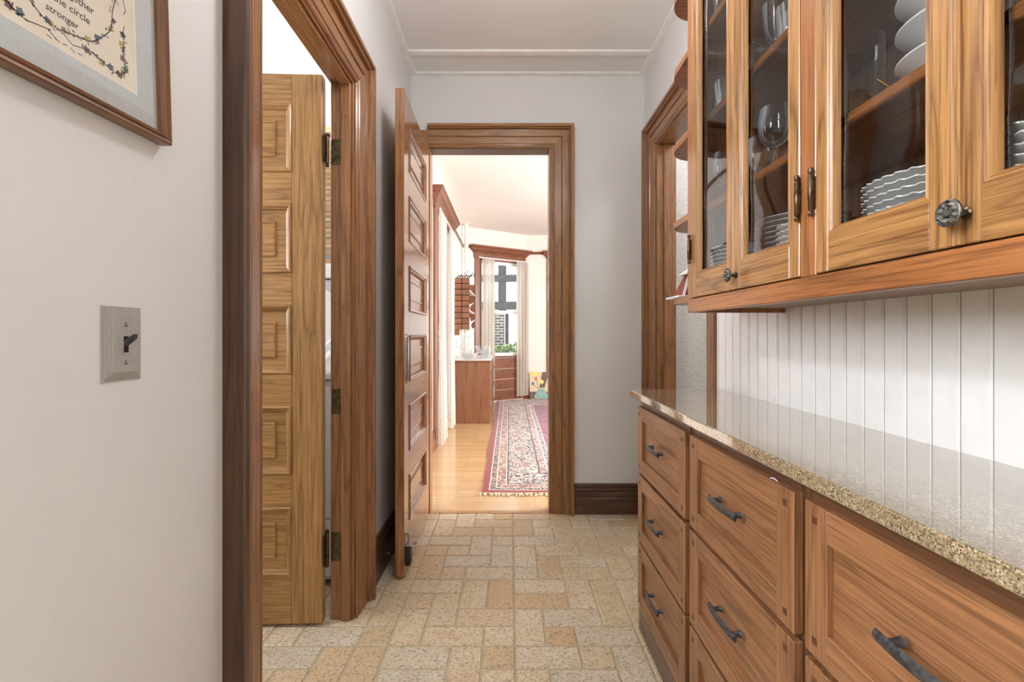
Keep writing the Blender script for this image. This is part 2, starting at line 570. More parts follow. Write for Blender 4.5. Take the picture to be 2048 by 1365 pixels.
def mk_lace(name, c):
    t = NT(name)
    v = t.obj_coord(False)
    tc = t.new('ShaderNodeTexCoord')
    uv = t.mapping(tc.outputs['UV'], (30, 150, 1))
    w1 = t.new('ShaderNodeTexVoronoi'); w1.inputs['Scale'].default_value = 1.0; w1.inputs['Randomness'].default_value = 0.15
    t.link(uv, w1.inputs['Vector'])
    dots = t.ramp(w1.outputs['Distance'], [(0.2, (1, 1, 1, 1)), (0.36, (0, 0, 0, 1))])
    col = t.mix(dots, c, tuple(x * 0.72 for x in c))
    df = t.new('ShaderNodeBsdfDiffuse'); t.link(col, df.inputs[0])
    tl = t.new('ShaderNodeBsdfTranslucent'); t.link(col, tl.inputs[0])
    tp = t.new('ShaderNodeBsdfTransparent')
    a = t.new('ShaderNodeMixShader'); a.inputs[0].default_value = 0.5
    t.link(df.outputs[0], a.inputs[1]); t.link(tl.outputs[0], a.inputs[2])
    b = t.new('ShaderNodeMixShader'); t.link(t.math('MULTIPLY', dots, 0.25), b.inputs[0])
    t.link(a.outputs[0], b.inputs[1]); t.link(tp.outputs[0], b.inputs[2])
    t.link(b.outputs[0], t.out.inputs['Surface'])
    return t.m
M['lace'] = mk_lace('crochet_lace_cream', (246, 240, 230))

def mk_brick():
    t = NT('grey_brick')
    v = t.obj_coord(False)
    br = t.new('ShaderNodeTexBrick')
    br.inputs['Scale'].default_value = 1.0
    br.inputs['Brick Width'].default_value = 0.2
    br.inputs['Row Height'].default_value = 0.075
    br.inputs['Mortar Size'].default_value = 0.012
    br.inputs['Color1'].default_value = lin((84, 78, 76)); br.inputs['Color2'].default_value = lin((112, 104, 100))
    br.inputs['Mortar'].default_value = lin((190, 188, 186))
    t.link(t.mapping(v, (1, 1, 1), (PI / 2, 0, 0)), br.inputs['Vector'])
    t.set(0.85, color=br.outputs['Color'])
    return t.m
M['brick'] = mk_brick()

def mk_leaf():
    t = NT('hedge_leaf')
    v = t.obj_coord(False)
    t.set(0.6, color=t.ramp(t.noise(v, 9, 3), [(0.3, (70, 104, 50)), (0.5, (120, 150, 84)), (0.7, (178, 194, 140))]))
    return t.m
M['leaf'] = mk_leaf()

def mk_emboss():
    t = NT('embossed_white_wallpaper')
    v = t.obj_coord(False)
    t.set(0.55, color=(232, 229, 224))
    vo = t.new('ShaderNodeTexVoronoi'); vo.inputs['Scale'].default_value = 26; vo.feature = 'DISTANCE_TO_EDGE'
    t.link(v, vo.inputs['Vector'])
    t.bump(t.math('ADD', t.ramp(vo.outputs[0], [(0.02, (0, 0, 0, 1)), (0.12, (1, 1, 1, 1))]), t.noise(v, 60, 3)), 0.6, 0.003)
    return t.m
M['emboss'] = mk_emboss()

def mk_emit(name, c, s):
    t = NT(name)
    e = t.new('ShaderNodeEmission'); e.inputs[0].default_value = lin(c); e.inputs[1].default_value = s
    t.link(e.outputs[0], t.out.inputs['Surface'])
    return t.m

# ------------------------------------------------------------------ dimensions
LW, RW = -0.624, 0.86          # pantry side walls
YF = 2.906                     # pantry end wall
CEIL = 2.789
DW = -0.75                     # dining room left wall
DC = 2.87                      # dining ceiling

def structure(name, g, mat, parent=None, smooth=0):
    return obj(name, g, mat, parent, smooth, kind='structure')

def wall_y(g, x0, x1, ya, yb, z1, openings, z0=0.0):
    """wall running along y with openings [(y0,y1,zb,zt)]"""
    y = ya
    for (a, b, zb, zt) in sorted(openings):
        if a > y: g.box(x0, x1, y, a, z0, z1)
        if zb > z0: g.box(x0, x1, a, b, z0, zb)
        if zt < z1: g.box(x0, x1, a, b, zt, z1)
        y = b
    if y < yb: g.box(x0, x1, y, yb, z0, z1)
    return g

def wall_x(g, y0, y1, xa, xb, z1, openings, z0=0.0):
    x = xa
    for (a, b, zb, zt) in sorted(openings):
        if a > x: g.box(x, a, y0, y1, z0, z1)
        if zb > z0: g.box(a, b, y0, y1, z0, zb)
        if zt < z1: g.box(a, b, y0, y1, zt, z1)
        x = b
    if x < xb: g.box(x, xb, y0, y1, z0, z1)
    return g

# ------------------------------------------------------------------ shell
GAP = 0.003
floor = structure('floor', G().box(-2.7, 2.2, -3.0, 2.93, -0.12, -GAP), M['grout'])
floor_d = structure('floor_dining', G().box(-0.85, 3.4, 2.93, 8.3, -0.12, 0.0), M['floorwood'])
structure('wall_left', wall_y(G(), LW - 0.09, LW, 0.40, YF, CEIL, [(1.135, 1.835, 0, 2.15)]), M['wall'])
structure('wall_far', wall_x(G(), YF, 3.0, -2.3, 3.3, DC, [(-0.515, 0.264, 0, 2.325)]), M['wall'])
wall_right = structure('wall_right', wall_y(G(), RW, RW + 0.10, -3.0, YF, CEIL, [(1.93, 2.665, 0, 2.25)]), M['wall'])
structure('ceiling', G().box(-2.8, 2.2, -3.0, YF, CEIL, CEIL + 0.1), M['ceil'])
# kitchen behind the camera, laundry on the left, hall on the right
structure('wall_kitchen', wall_y(G(), -2.7, -2.6, -3.0, 0.40, CEIL, [(-1.35, -0.15, 1.4, 2.55)]), M['kitchen_wall'])
structure('wall_kitchen_back', G().box(-2.7, 0.86, -3.1, -3.0, 0, CEIL), M['kitchen_wall'])
structure('wall_kitchen_corner', G().box(-2.6, LW - 0.09, 0.40, 0.48, 0, CEIL), M['kitchen_wall'])
structure('wall_laundry', wall_y(G(), -2.3, -2.2, 0.48, 2.906, CEIL, [(0.75, 1.75, 1.2, 2.3)]), M['laundry_wall'])
structure('wall_laundry_far', wall_x(G(), 2.83, 2.9, -2.2, LW - 0.09, CEIL, [(-1.6, -0.9, 1.6, 2.36)]), M['laundry_wall'])
structure('wall_hall', G().box(1.7, 1.8, 1.2, 2.9, 0, CEIL).box(0.96, 1.8, 2.86, 2.905, 0, CEIL).box(0.96, 1.8, 1.1, 1.2, 0, CEIL), M['emboss'])
# dining room
structure('ceiling_dining', G().box(-0.85, 3.4, 3.0, 8.3, DC, DC + 0.1), M['dining_wall'])
structure('wall_dining_near', G().box(-0.85, -0.515 - 0.12, 3.0, 3.004, 0, DC).box(0.264 + 0.12, 3.2, 3.0, 3.004, 0, DC), M['dining_wall'])
structure('wall_dining_left', wall_y(G(), DW - 0.1, DW, 3.0, 7.35, DC, [(4.64, 5.73, 0.12, 2.38)]), M['dining_wall'])
structure('wall_dining_far', wall_x(G(), 8.03, 8.13, 0.31, 3.3, DC, [(0.75, 1.9, 0.75, 2.38)]), M['dining_wall'])
structure('wall_dining_right', wall_y(G(), 3.2, 3.3, 3.0, 8.03, DC, [(3.3, 5.4, 0.8, 2.4)]), M['dining_wall'])
# angled bay wall
BA = V((-0.75, 7.35, 0)); BE = V((1.06, 0.68, 0)).normalized(); BN = V((BE.y, -BE.x, 0))
BL = 1.2594
def B(s, n, z): return BA + BE * s + BN * n + V((0, 0, z))
def bbox(g, s0, s1, n0, n1, z0, z1):
    ring = lambda z: [B(s0, n0, z), B(s1, n0, z), B(s1, n1, z), B(s0, n1, z)]
    return g.rings([ring(z0), ring(z1)], True, True, True)
g = G()
bbox(g, -0.06, 0.31, -0.1, 0, 0, DC); bbox(g, 1.17, BL + 0.05, -0.1, 0, 0, DC)
bbox(g, 0.31, 1.17, -0.1, 0, 0, 0.75); bbox(g, 0.31, 1.17, -0.1, 0, 2.38, DC)
structure('wall_dining_bay', g, M['dining_wall'])

# ------------------------------------------------------------------ floor tiles
UX, UY, X0, Y2 = 0.116, 0.1133, 0.022, 1.6698
used = {}
tiles = []
def put(c, r, wd, ht):
    cells = [(c + i, r + j) for i in range(wd) for j in range(ht)]
    if any(k in used for k in cells): return False
    for k in cells: used[k] = 1
    tiles.append((c, r, wd, ht))
    return True
KNOWN = [(0,1,2,1),(2,1,1,1),(3,0,1,2),(-1,1,1,1),(-2,0,1,2),(0,0,1,1),(1,0,2,1),(-1,0,1,1),(0,2,1,2),(1,2,1,1),(2,2,2,1),(-1,2,1,1),(-3,2,2,1),
         (1,3,2,1),(3,3,1,2),(-2,3,2,1),(-3,3,1,2),(0,4,2,1),(0,5,2,1),(2,4,1,2),(3,5,1,1),(-1,4,1,2),(-2,4,1,2),(0,6,1,1),(1,6,1,2),(2,6,2,1),(2,7,2,1),
         (4,6,1,2),(-2,6,2,1),(-3,6,1,1),(0,7,1,2),(-3,7,2,1),(-1,7,1,2),(1,8,2,1),(3,8,1,2),(4,8,1,1),(-2,8,1,2),(-3,8,1,1),(-4,9,2,1),(0,9,2,1),(2,9,1,1),
         (4,9,2,1),(-1,9,1,1),(0,10,1,2),(1,10,1,1),(2,10,2,1),(4,10,1,2),(5,10,2,1),(5,11,2,1),(-1,10,1,1),(-3,10,2,1),(1,11,2,1),(3,11,1,2),(-2,11,2,1),(-3,11,1,2),
         (0,12,2,1),(2,12,1,1),(-2,12,1,1),(-1,12,1,1),(4,12,2,1),(6,12,1,1),
         (-4,1,2,1),(-5,0,1,2),(-6,0,1,2),(-8,1,2,1),(-4,0,2,1),(-7,0,1,1),(-8,0,1,1),(-4,2,1,2),(-5,2,1,1),(-7,2,2,1),(-8,2,1,1),(-5,3,1,2),(-4,4,1,1),(-7,3,2,1),
         (-4,5,2,1),(-5,5,1,1),(-4,6,1,2),(-5,6,1,1),(-5,7,1,2),(-4,8,1,1),(-4,10,1,2)]
for k in KNOWN: put(*k)
rt = random.Random(5)
for r in range(-9, 13):
    for c in range(-10, 8):
        if (c, r) in used: continue
        opts = [(2, 1), (1, 2)] if rt.random() < 0.5 else [(1, 2), (2, 1)]
        if rt.random() < 0.08: opts = [(1, 1)]
        for wd, ht in opts + [(1, 1)]:
            if r + ht > 13: continue
            if put(c, r, wd, ht): break
tmesh = {}
gp = 0.0085
for c, r, wd, ht in tiles:
    x0, y0 = X0 + c * UX, Y2 + (r - 2) * UY
    x1, y1 = x0 + wd * UX, y0 + ht * UY
    if x0 > 0.5 and y0 < 1.74: continue
    if x1 > 0.98 : continue
    if x1 < LW - 0.05 and (y1 < 1.15 or y0 > 2.6): continue
    if y1 > YF + 0.02: continue
    if x0 < -1.25: continue
    key = (wd, ht)
    if key not in tmesh:
        gg = G().box(-wd * UX / 2 + gp / 2, wd * UX / 2 - gp / 2, -ht * UY / 2 + gp / 2, ht * UY / 2 - gp / 2, -0.006, 0.0, 0.0028)
        me = _mesh('tile', gg, 0)
        me.materials.append(M['tile'])
        tmesh[key] = me
    o = bpy.data.objects.new('tile', tmesh[key])
    COL.objects.link(o)
    o.parent = floor
    o.location = V(((x0 + x1) / 2, (y0 + y1) / 2, 0)) - LOC['floor']

# ------------------------------------------------------------------ ceiling strips
strip = M['trimwhite']
zc = CEIL
structure('trim_1', G().box(LW, LW + 0.04, 0.4, YF, zc - 0.011, zc, 0.001), strip)
structure('trim_2', G().box(RW - 0.04, RW, 0.3, YF, zc - 0.011, zc, 0.001), strip)
structure('trim_3', G().box(LW + 0.04, RW - 0.04, YF - 0.033, YF, zc - 0.011, zc, 0.001), strip)
structure('trim_4', G().box(LW + 0.04, RW - 0.04, 2.65, 2.688, zc - 0.013, zc, 0.001), strip)

# ------------------------------------------------------------------ casings
CPROF = [(0.0, 0.0), (0.0, 0.008), (0.004, 0.014), (0.010, 0.016), (0.015, 0.012), (0.020, 0.013), (0.024, 0.018), (0.060, 0.020), (0.063, 0.015), (0.067, 0.015),
         (0.070, 0.022), (0.104, 0.024), (0.107, 0.019), (0.111, 0.020), (0.114, 0.034), (0.120, 0.040), (0.122, 0.050), (0.138, 0.050), (0.14, 0.047), (0.14, 0.0)]

def casing(name, fn, a0, a1, zt, woods, haxis, legs=(True, True), prof=CPROF, zb=0.0, prof_l=None, band=None):
    """fn(a, z, v) -> world point.  One trim object with two legs and a head as parts."""
    root = empty(name, fn((a0 + a1) / 2, 0, 0), kind='structure')
    if legs[0]:
        p = prof_l or prof
        if band:
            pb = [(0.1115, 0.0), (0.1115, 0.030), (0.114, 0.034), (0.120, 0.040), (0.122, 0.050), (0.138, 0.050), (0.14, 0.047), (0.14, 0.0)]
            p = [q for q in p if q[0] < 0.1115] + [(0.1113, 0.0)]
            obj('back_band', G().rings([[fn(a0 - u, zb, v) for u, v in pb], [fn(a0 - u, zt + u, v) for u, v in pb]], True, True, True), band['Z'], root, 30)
        obj('casing_leg', G().rings([[fn(a0 - u, zb, v) for u, v in p], [fn(a0 - u, zt + u, v) for u, v in p]], True, True, True), woods['Z'], root, 30)
    if legs[1]:
        obj('casing_leg', G().rings([[fn(a1 + u, zb, v) for u, v in prof], [fn(a1 + u, zt + u, v) for u, v in prof]], True, True, True), woods['Z'], root, 30)
    e0 = 1 if legs[0] else 0
    obj('casing_head', G().rings([[fn(a0 - u * e0, zt + u, v) for u, v in prof], [fn(a1 + u, zt + u, v) for u, v in prof]], True, True, True), woods[haxis], root, 30)
    return root

# left (laundry) doorway
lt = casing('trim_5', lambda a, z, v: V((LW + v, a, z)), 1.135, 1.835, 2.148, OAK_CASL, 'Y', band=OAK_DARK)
gz = OAK_CASL
obj('jamb', G().box(LW - 0.088, LW + 0.004, 1.835 - 0.012, 1.8349, 0, 2.1499, 0.002), gz['Z'], lt)
obj('jamb', G().box(LW - 0.088, LW + 0.004, 1.1351, 1.147, 0, 2.1499, 0.002), gz['Z'], lt)
obj('head_jamb', G().box(LW - 0.088, LW + 0.004, 1.147, 1.823, 2.138, 2.1499, 0.002), gz['Y'], lt)
obj('door_stop', G().box(LW - 0.044, LW - 0.006, 1.811, 1.823, 0, 2.138, 0.003), gz['Z'], lt)
obj('door_stop', G().box(LW - 0.044, LW - 0.006, 1.147, 1.159, 0, 2.138, 0.003), gz['Z'], lt)
obj('door_stop', G().box(LW - 0.044, LW - 0.006, 1.159, 1.811, 2.126, 2.138, 0.003), gz['Y'], lt)
for z in (0.42, 0.72, 1.3, 1.62, 2.0):
    obj('nail_hole', G().lathe([(0.0001, 0.001), (0.003, 0.0008), (0.0032, -0.001)], (LW - 0.022, 1.8105, z), 8, 'Y'), M['dark'], lt)

# far doorway into the dining room
ft = casing('trim_6', lambda a, z, v: V((a, YF - v, z)), -0.513, 0.266, 2.318, OAK_CAS, 'X', (False, True))
obj('casing_leg', G().rings([[V((-0.513 - u, YF - v, z)) for u, v in [(0, 0), (0, .012), (.1, .014), (.105, 0)]] for z in (0, 2.43)], True, True, True), OAK_CAS['Z'], ft)
obj('jamb', G().box(0.252, 0.2639, YF - 0.006, 3.003, 0, 2.324, 0.002), OAK_CAS['Z'], ft)
obj('jamb', G().box(-0.5149, -0.503, YF - 0.006, 3.003, 0, 2.324, 0.002), OAK_CAS['Z'], ft)
obj('head_jamb', G().box(-0.503, 0.252, YF - 0.006, 3.003, 2.312, 2.3249, 0.002), OAK_BASE['X'], ft)

# right doorway
CP_S = [(0.0, 0.0), (0.0, 0.026), (0.004, 0.03), (0.056, 0.03), (0.06, 0.026), (0.06, 0.0)]
rtm = casing('trim_7', lambda a, z, v: V((RW - v, a, z)), 1.93, 2.668, 2.245, OAK_RD, 'Y', prof_l=None, legs=(False, True))
obj('casing_leg', G().rings([[V((RW - v, 1.93 - u, z)) for u, v in CP_S] for z in (0, 2.245)], True, True, True), OAK_RD['Z'], rtm)
obj('jamb', G().box(RW - 0.004, RW + 0.105, 2.653, 2.6649, 0, 2.249, 0.002), OAK_RD['Z'], rtm)
obj('door_stop', G().box(RW + 0.035, RW + 0.105, 2.642, 2.653, 0, 2.237, 0.003), OAK_SW['Z'], rtm)
obj('jamb', G().box(RW - 0.004, RW + 0.105, 1.9301, 1.942, 0, 2.249, 0.002), OAK_RD['Z'], rtm)
obj('head_jamb', G().box(RW - 0.004, RW + 0.105, 1.942, 2.653, 2.237, 2.249, 0.002), OAK_RD['Y'], rtm)

# baseboards
BPROF = [(0.0, 0.0), (0.024, 0.0), (0.024, 0.10), (0.02, 0.104), (0.022, 0.108), (0.019, 0.135), (0.015, 0.140), (0.021, 0.146), (0.021, 0.160), (0.013, 0.166), (0.017, 0.172), (0.014, 0.185), (0.006, 0.19), (0.0, 0.19)]
def baseboard(name, p0, p1, U, woods, ax):
    return obj(name, G().prism(BPROF, p0, p1, U, (0, 0, 1)), woods[ax], None, 30, kind='structure')
baseboard('baseboard_left', (LW, 1.978, 0), (LW, YF, 0), (1, 0, 0), OAK_BASE, 'Y')
baseboard('baseboard_far', (0.407, YF, 0), (RW, YF, 0), (0, -1, 0), OAK_BASE, 'X')
baseboard('baseboard_right', (RW, 2.81, 0), (RW, YF - 0.025, 0), (-1, 0, 0), OAK_BASE, 'Y')
baseboard('baseboard_near', (LW, 0.405, 0), (LW, 0.993, 0), (1, 0, 0), OAK_BASE, 'Y')
baseboard('baseboard_dining', (DW, 3.01, 0), (DW, 4.5, 0), (1, 0, 0), CHERRY, 'Y')
g = G()
obj('baseboard_dining_far', G().prism(BPROF, (0.32, 8.03, 0), (3.2, 8.03, 0), (0, -1, 0), (0, 0, 1)), CHERRY['X'], None, 30, kind='structure')

# ------------------------------------------------------------------ panelled doors
def panel_door(root, wd, ht, th, stile, top, ph, rail, n, woods, sides=(1,)):
    """local x 0..wd, y 0..th, z 0..ht ; sides: -1 face at y=0, +1 face at y=th"""
    obj('stile', G().box(0, stile, 0, th, 0, ht, 0.002), woods['Z'], root)
    obj('stile', G().box(wd - stile, wd, 0, th, 0, ht, 0.002), woods['Z'], root)
    z = ht
    zs = []
    obj('rail', G().box(stile, wd - stile, 0, th, ht - top, ht, 0.0012), woods['X'], root)
    z = ht - top
    for k in range(n):
        zs.append((z - ph, z))
        z -= ph
        b = rail if k < n - 1 else z
        obj('rail', G().box(stile, wd - stile, 0, th, z - b, z, 0.0012), woods['X'], root)
        z -= b
    for (za, zb) in zs:
        p = obj('panel', G().box(stile, wd - stile, th / 2 - 0.006, th / 2 + 0.006, za, zb), woods['X'], root)
        for sd in sides:
            f0 = th / 2 + sd * 0.006
            fn = lambda a, b, v: V((a, f0 + sd * v, b))
            dep = th / 2 - 0.006
            PMP = ([(0.0, 0.0), (0.0, dep + 0.002), (0.004, dep + 0.006), (0.009, dep + 0.005), (0.013, dep - 0.001), (0.018, dep - 0.003), (0.022, dep - 0.010), (0.026, 0.0)])
            for k4 in range(4):
                obj('panel_moulding', G().frame_side(stile, wd - stile, za, zb, PMP, fn, k4), woods['XZ'[k4 % 2]], p, 30)
            i = 0.064
            g = G()
            ring = lambda o_, v: [fn(stile + i + o_, za + i + o_, v), fn(wd - stile - i - o_, za + i + o_, v), fn(wd - stile - i - o_, zb - i - o_, v), fn(stile + i + o_, zb - i - o_, v)]
            g.rings([ring(0, 0), ring(0.001, 0.006), ring(0.007, 0.007), ring(0.009, 0.0035), ring(0.011, 0.0035)], True, False, True)
            obj('raised_field', g, woods['X'], p)

# laundry door, hinged on the far jamb, standing open into the laundry; local x runs away from the hinge
d1 = empty('door_1', (-0.729, 1.816, 0.012), PI + math.radians(2.0), local=True, kind='structure')
panel_door(d1, 0.69, 2.138, 0.036, 0.118, 0.115, 0.267, 0.125, 5, OAK_DOOR, (1, -1))
def hinge(parent, z, h):
    g = G().box(-0.0505 + LW - 0.035, LW - 0.046, 1.8205, 1.8229, z, z + h, 0.0006)
    p = obj('hinge', g, M['bronze'], parent)
    obj('hinge_knuckle', G().lathe([(0.0001, z - 0.018), (0.006, z - 0.016), (0.0075, z - 0.010), (0.004, z - 0.004), (0.0072, z - 0.003), (0.0072, z + h + 0.003), (0.004, z + h + 0.004), (0.0075, z + h + 0.010), (0.006, z + h + 0.016), (0.0001, z + h + 0.018)],
        (LW - 0.0945, 1.806, 0), 14), M['bronze'], p, 40)
    obj('hinge_leaf', G().box(LW - 0.0985, LW - 0.0965, 1.776, 1.812, z - 0.002, z + h + 0.002), M['bronze'], p)
    for q in range(4):
        obj('screw', G().lathe([(0.0001, -0.0012), (0.003, -0.001), (0.0036, 0.0)], (LW - 0.06 - 0.008 * (q % 2), 1.8204, z + h * (0.14 + 0.24 * q)), 10, 'Y'), M['black_metal'], p)
hinge(lt, 1.815, 0.10)
hinge(lt, 0.235, 0.115)
obj('strike_plate', G().box(LW - 0.083, LW - 0.048, 1.8222, 1.8232, 0.82, 0.92), M['bronze'], lt)

# swing door into the dining room, standing open against the left wall; local x from hinge to free edge
ang = math.atan2(2.115 - 2.872, -0.505 + 0.492)
d2 = empty('door_2', (-0.547, 2.872, 0.012), -PI / 2 + math.radians(1.4), local=True, kind='structure')
panel_door(d2, 0.755, 2.268, 0.042, 0.122, 0.124, 0.226, 0.115, 6, OAK_SW, (1, -1))
# push plate, foot bolt on the face towards the passage (local y = th)
g = G()
pl = []
for i in range(28):
    t = 2 * PI * i / 28
    pl.append((0.028 * math.cos(t), 0.118 * math.sin(t) * (1 if abs(math.sin(t)) < 2 else 1)))
cx, cz = 0.70, 1.01
g.rings([[V((cx + a, 0.042, cz + b)) for a, b in pl], [V((cx + a, 0.046, cz + b)) for a, b in pl], [V((cx + a * 0.7, 0.052, cz + b * 0.85)) for a, b in pl]], True, False, True)
obj('push_plate', g, M['chrome'], d2, 40)
fb = obj('foot_bolt', G().box(0.675, 0.725, 0.042, 0.064, 0.035, 0.125, 0.003), M['rubber'], d2)
obj('bolt_pin', G().lathe([(0.0001, 0.11), (0.005, 0.11), (0.005, 0.172), (0.009, 0.174), (0.009, 0.182), (0.0001, 0.184)], (0.70, 0.053, 0), 12), M['chrome'], fb, 40)
obj('bolt_lever', G().box(0.68, 0.72, 0.044, 0.092, 0.126, 0.130, 0.001), M['chrome'], fb)

# hook screwed in the left baseboard
hk = obj('door_hook', G().tube([V((LW + 0.024, 2.26, 0.055)), V((LW + 0.045, 2.26, 0.055)), V((LW + 0.055, 2.255, 0.062)), V((LW + 0.056, 2.245, 0.07)), V((LW + 0.048, 2.238, 0.07))], 0.0035, 8), M['chrome'], None, 40,
         label='small chrome hook screwed into the dark baseboard behind the swing door', cat='hook')

# ------------------------------------------------------------------ beadboard planks
PW = 0.0583
bp = [(0, 0.0), (0, 0.004), (0.0015, 0.0015), (0.0035, 0.0), (0.0055, 0.0015), (0.007, 0.005), (0.0085, 0.005), (0.010, 0.0008), (PW - 0.0025, 0.0), (PW - 0.0006, 0.004), (PW - 0.0006, 0.012), (0, 0.012)]
gg = G().rings([[V((v, u, z)) for u, v in bp] for z in (0.0, 0.345)], True, True, True)
pm = _mesh('plank', gg, 0)
pm.materials.append(M['bead'])
k = 0
y = 0.802
while y > 0.2: y -= PW
while y + PW < 1.8705:
    o = bpy.data.objects.new('plank', pm)
    COL.objects.link(o)
    o.parent = wall_right
    o.location = V((RW - 0.0121, y, 0.911)) - LOC['wall_right']
    y += PW
yend = y
if 1.8695 - yend > 0.012:
    o = bpy.data.objects.new('plank', pm)
    COL.objects.link(o)
    o.parent = wall_right
    o.location = V((RW - 0.0121, yend, 0.911)) - LOC['wall_right']
    o.scale = (1, (1.8695 - yend) / PW, 1)

# ------------------------------------------------------------------ drawer units and worktop
XF, XFR = 0.495, 0.514       # drawer faces, face frame
ROWS = [(0.615, 0.863), (0.350, 0.602), (0.103, 0.340)]
COLS = [(1.2885, 1.762, 1.273, 1.772, 'farthest from the camera, next to the end wall'),
        (0.797, 1.257, 0.782, 1.2729, 'in the middle of the three under the worktop'),
        (0.300, 0.766, 0.27, 0.7819, 'nearest the camera, cut by the picture edge')]

def handle(parent, y, z, L=0.125):
    """bar pull bowed outwards, on a face at x = XF"""
    g = G()
    n = 14
    rs = []
    for i in range(n + 1):
        t = -1 + 2 * i / n
        bow = 0.0245 - 0.005 * t * t
        zz = z
        hh = 0.0088 - 0.0012 * abs(t)
        yy = y + t * L / 2
        x = XF - bow
        rs.append([V((x - 0.004, yy, zz - hh * 0.7)), V((x - 0.005, yy, zz)), V((x - 0.004, yy, zz + hh * 0.7)), V((x, yy, zz + hh)), V((x + 0.003, yy, zz + hh * 0.6)), V((x + 0.003, yy, zz - hh * 0.6)), V((x, yy, zz - hh))])
    g.rings(rs, True, True, True)
    h = obj('handle', g, M['black_metal'], parent, 50)
    for sgn in (-1, 1):
        yy = y + sgn * L * 0.36
        obj('handle_post', G().lathe([(0.008, 0.0), (0.0065, -0.004), (0.005, -0.012), (0.0055, -0.022)], (XF, yy, z), 12, 'X'), M['black_metal'], h, 40)
    return h

for ci, (ya, yb, ua, ub, where) in enumerate(COLS):
    unit = empty('drawer_unit', ((XFR + RW) / 2, (ua + ub) / 2, 0), label='oak three-drawer base unit ' + where, cat='cabinet', group='drawer units under the granite worktop')
    g = G()
    g.box(XFR, RW, ua, ua + 0.016, 0.0, 0.892)
    g.box(XFR, RW, ub - 0.016, ub, 0.0, 0.892)
    g.box(XFR, RW, ua + 0.016, ub - 0.016, 0.0, 0.09)
    g.box(RW - 0.012, RW, ua + 0.016, ub - 0.016, 0.09, 0.892)
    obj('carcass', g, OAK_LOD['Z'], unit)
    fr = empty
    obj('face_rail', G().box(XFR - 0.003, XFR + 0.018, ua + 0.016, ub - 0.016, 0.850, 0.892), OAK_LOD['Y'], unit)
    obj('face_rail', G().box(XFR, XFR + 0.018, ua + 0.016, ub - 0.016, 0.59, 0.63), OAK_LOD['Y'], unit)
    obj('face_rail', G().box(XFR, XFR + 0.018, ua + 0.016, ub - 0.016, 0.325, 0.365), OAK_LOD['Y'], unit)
    obj('base_board', G().box(XFR - 0.012, XFR, ua, ub, 0.0, 0.086, 0.002), OAK_BASE['Y'], unit)
    SW = 0.052
    for ri, (za, zb) in enumerate(ROWS):
        dr = obj('drawer', G().box(XF + 0.011, XFR, ya + SW - 0.004, yb - SW + 0.004, za + SW - 0.004, zb - SW + 0.004), OAK_LO['Y'], unit)
        for (y0, y1) in ((ya, ya + SW), (yb - SW, yb)):
            obj('drawer_stile', G().box(XF, XFR - 0.0005, y0, y1, za, zb, 0.0016), OAK_LO['Z'], dr)
        for (z0, z1) in ((za, za + SW), (zb - SW, zb)):
            obj('drawer_rail', G().box(XF, XFR - 0.0005, ya + SW, yb - SW, z0, z1, 0.0012), OAK_LO['Y'], dr)
        for yy in (ya + 0.024, yb - 0.024):
            for zz in (za + 0.026, zb - 0.026):
                obj('peg', G().box(XF - 0.0012, XF + 0.004, yy - 0.006, yy + 0.006, zz - 0.006, zz + 0.006, 0.0008), M['pegs'], dr)
        handle(dr, (ya + yb) / 2 - 0.002, (za + zb) / 2 + (0.012 if ri == 0 else 0.02))

obj('worktop', G().box(0.479, 0.8478, 0.25, 1.83, 0.8925, 0.918, 0.003, 2), M['granite'], None,
    label='long speckled beige granite worktop over the oak drawers', cat='worktop')
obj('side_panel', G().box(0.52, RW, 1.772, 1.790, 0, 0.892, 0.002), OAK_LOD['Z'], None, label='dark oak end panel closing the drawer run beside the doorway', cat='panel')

obj('paper_tag', G().tube([V((0.4965, 0.872, 0.8638)), V((0.4975, 0.868, 0.8665)), V((0.499, 0.861, 0.8672)), V((0.500, 0.856, 0.8655)), V((0.5005, 0.852, 0.8640))], [0.0006, 0.0012, 0.0016, 0.0012, 0.0006], 6),
    plain('lilac_paper', (206, 200, 226), 0.8), None, 50, label='tiny crumpled lilac scrap on top of the middle upper drawer', cat='scrap')

# ------------------------------------------------------------------ glazed wall cabinet
UX0 = 0.555                    # face
UB, UT = 1.205, CEIL - 0.02
YA, YB = 0.270, 1.424
CB = 0.848                     # back against the beadboard / wall
uc = empty('wall_cabinet', ((UX0 + CB) / 2, (YA + YB) / 2, UB), label='tall oak wall cabinet with four glazed doors above the worktop', cat='cabinet')
obj('end_panel', G().box(UX0 + 0.02, CB, YB - 0.018, YB, UB, UT), OAK_FR['Z'], uc)
obj('end_panel', G().box(UX0 + 0.02, CB, YA, YA + 0.018, UB, UT), OAK_FR['Z'], uc)
obj('back_panel', G().box(CB - 0.01, CB, YA + 0.018, YB - 0.018, 1.22, UT), M['cab_in'], uc)
obj('bottom', G().box(UX0 + 0.02, CB - 0.01, YA + 0.018, YB - 0.018, 1.218, 1.25), M['cab_in'], uc)
obj('top', G().box(UX0 + 0.02, CB - 0.01, YA + 0.018, YB - 0.018, UT - 0.02, UT), OAK_FR['Y'], uc)
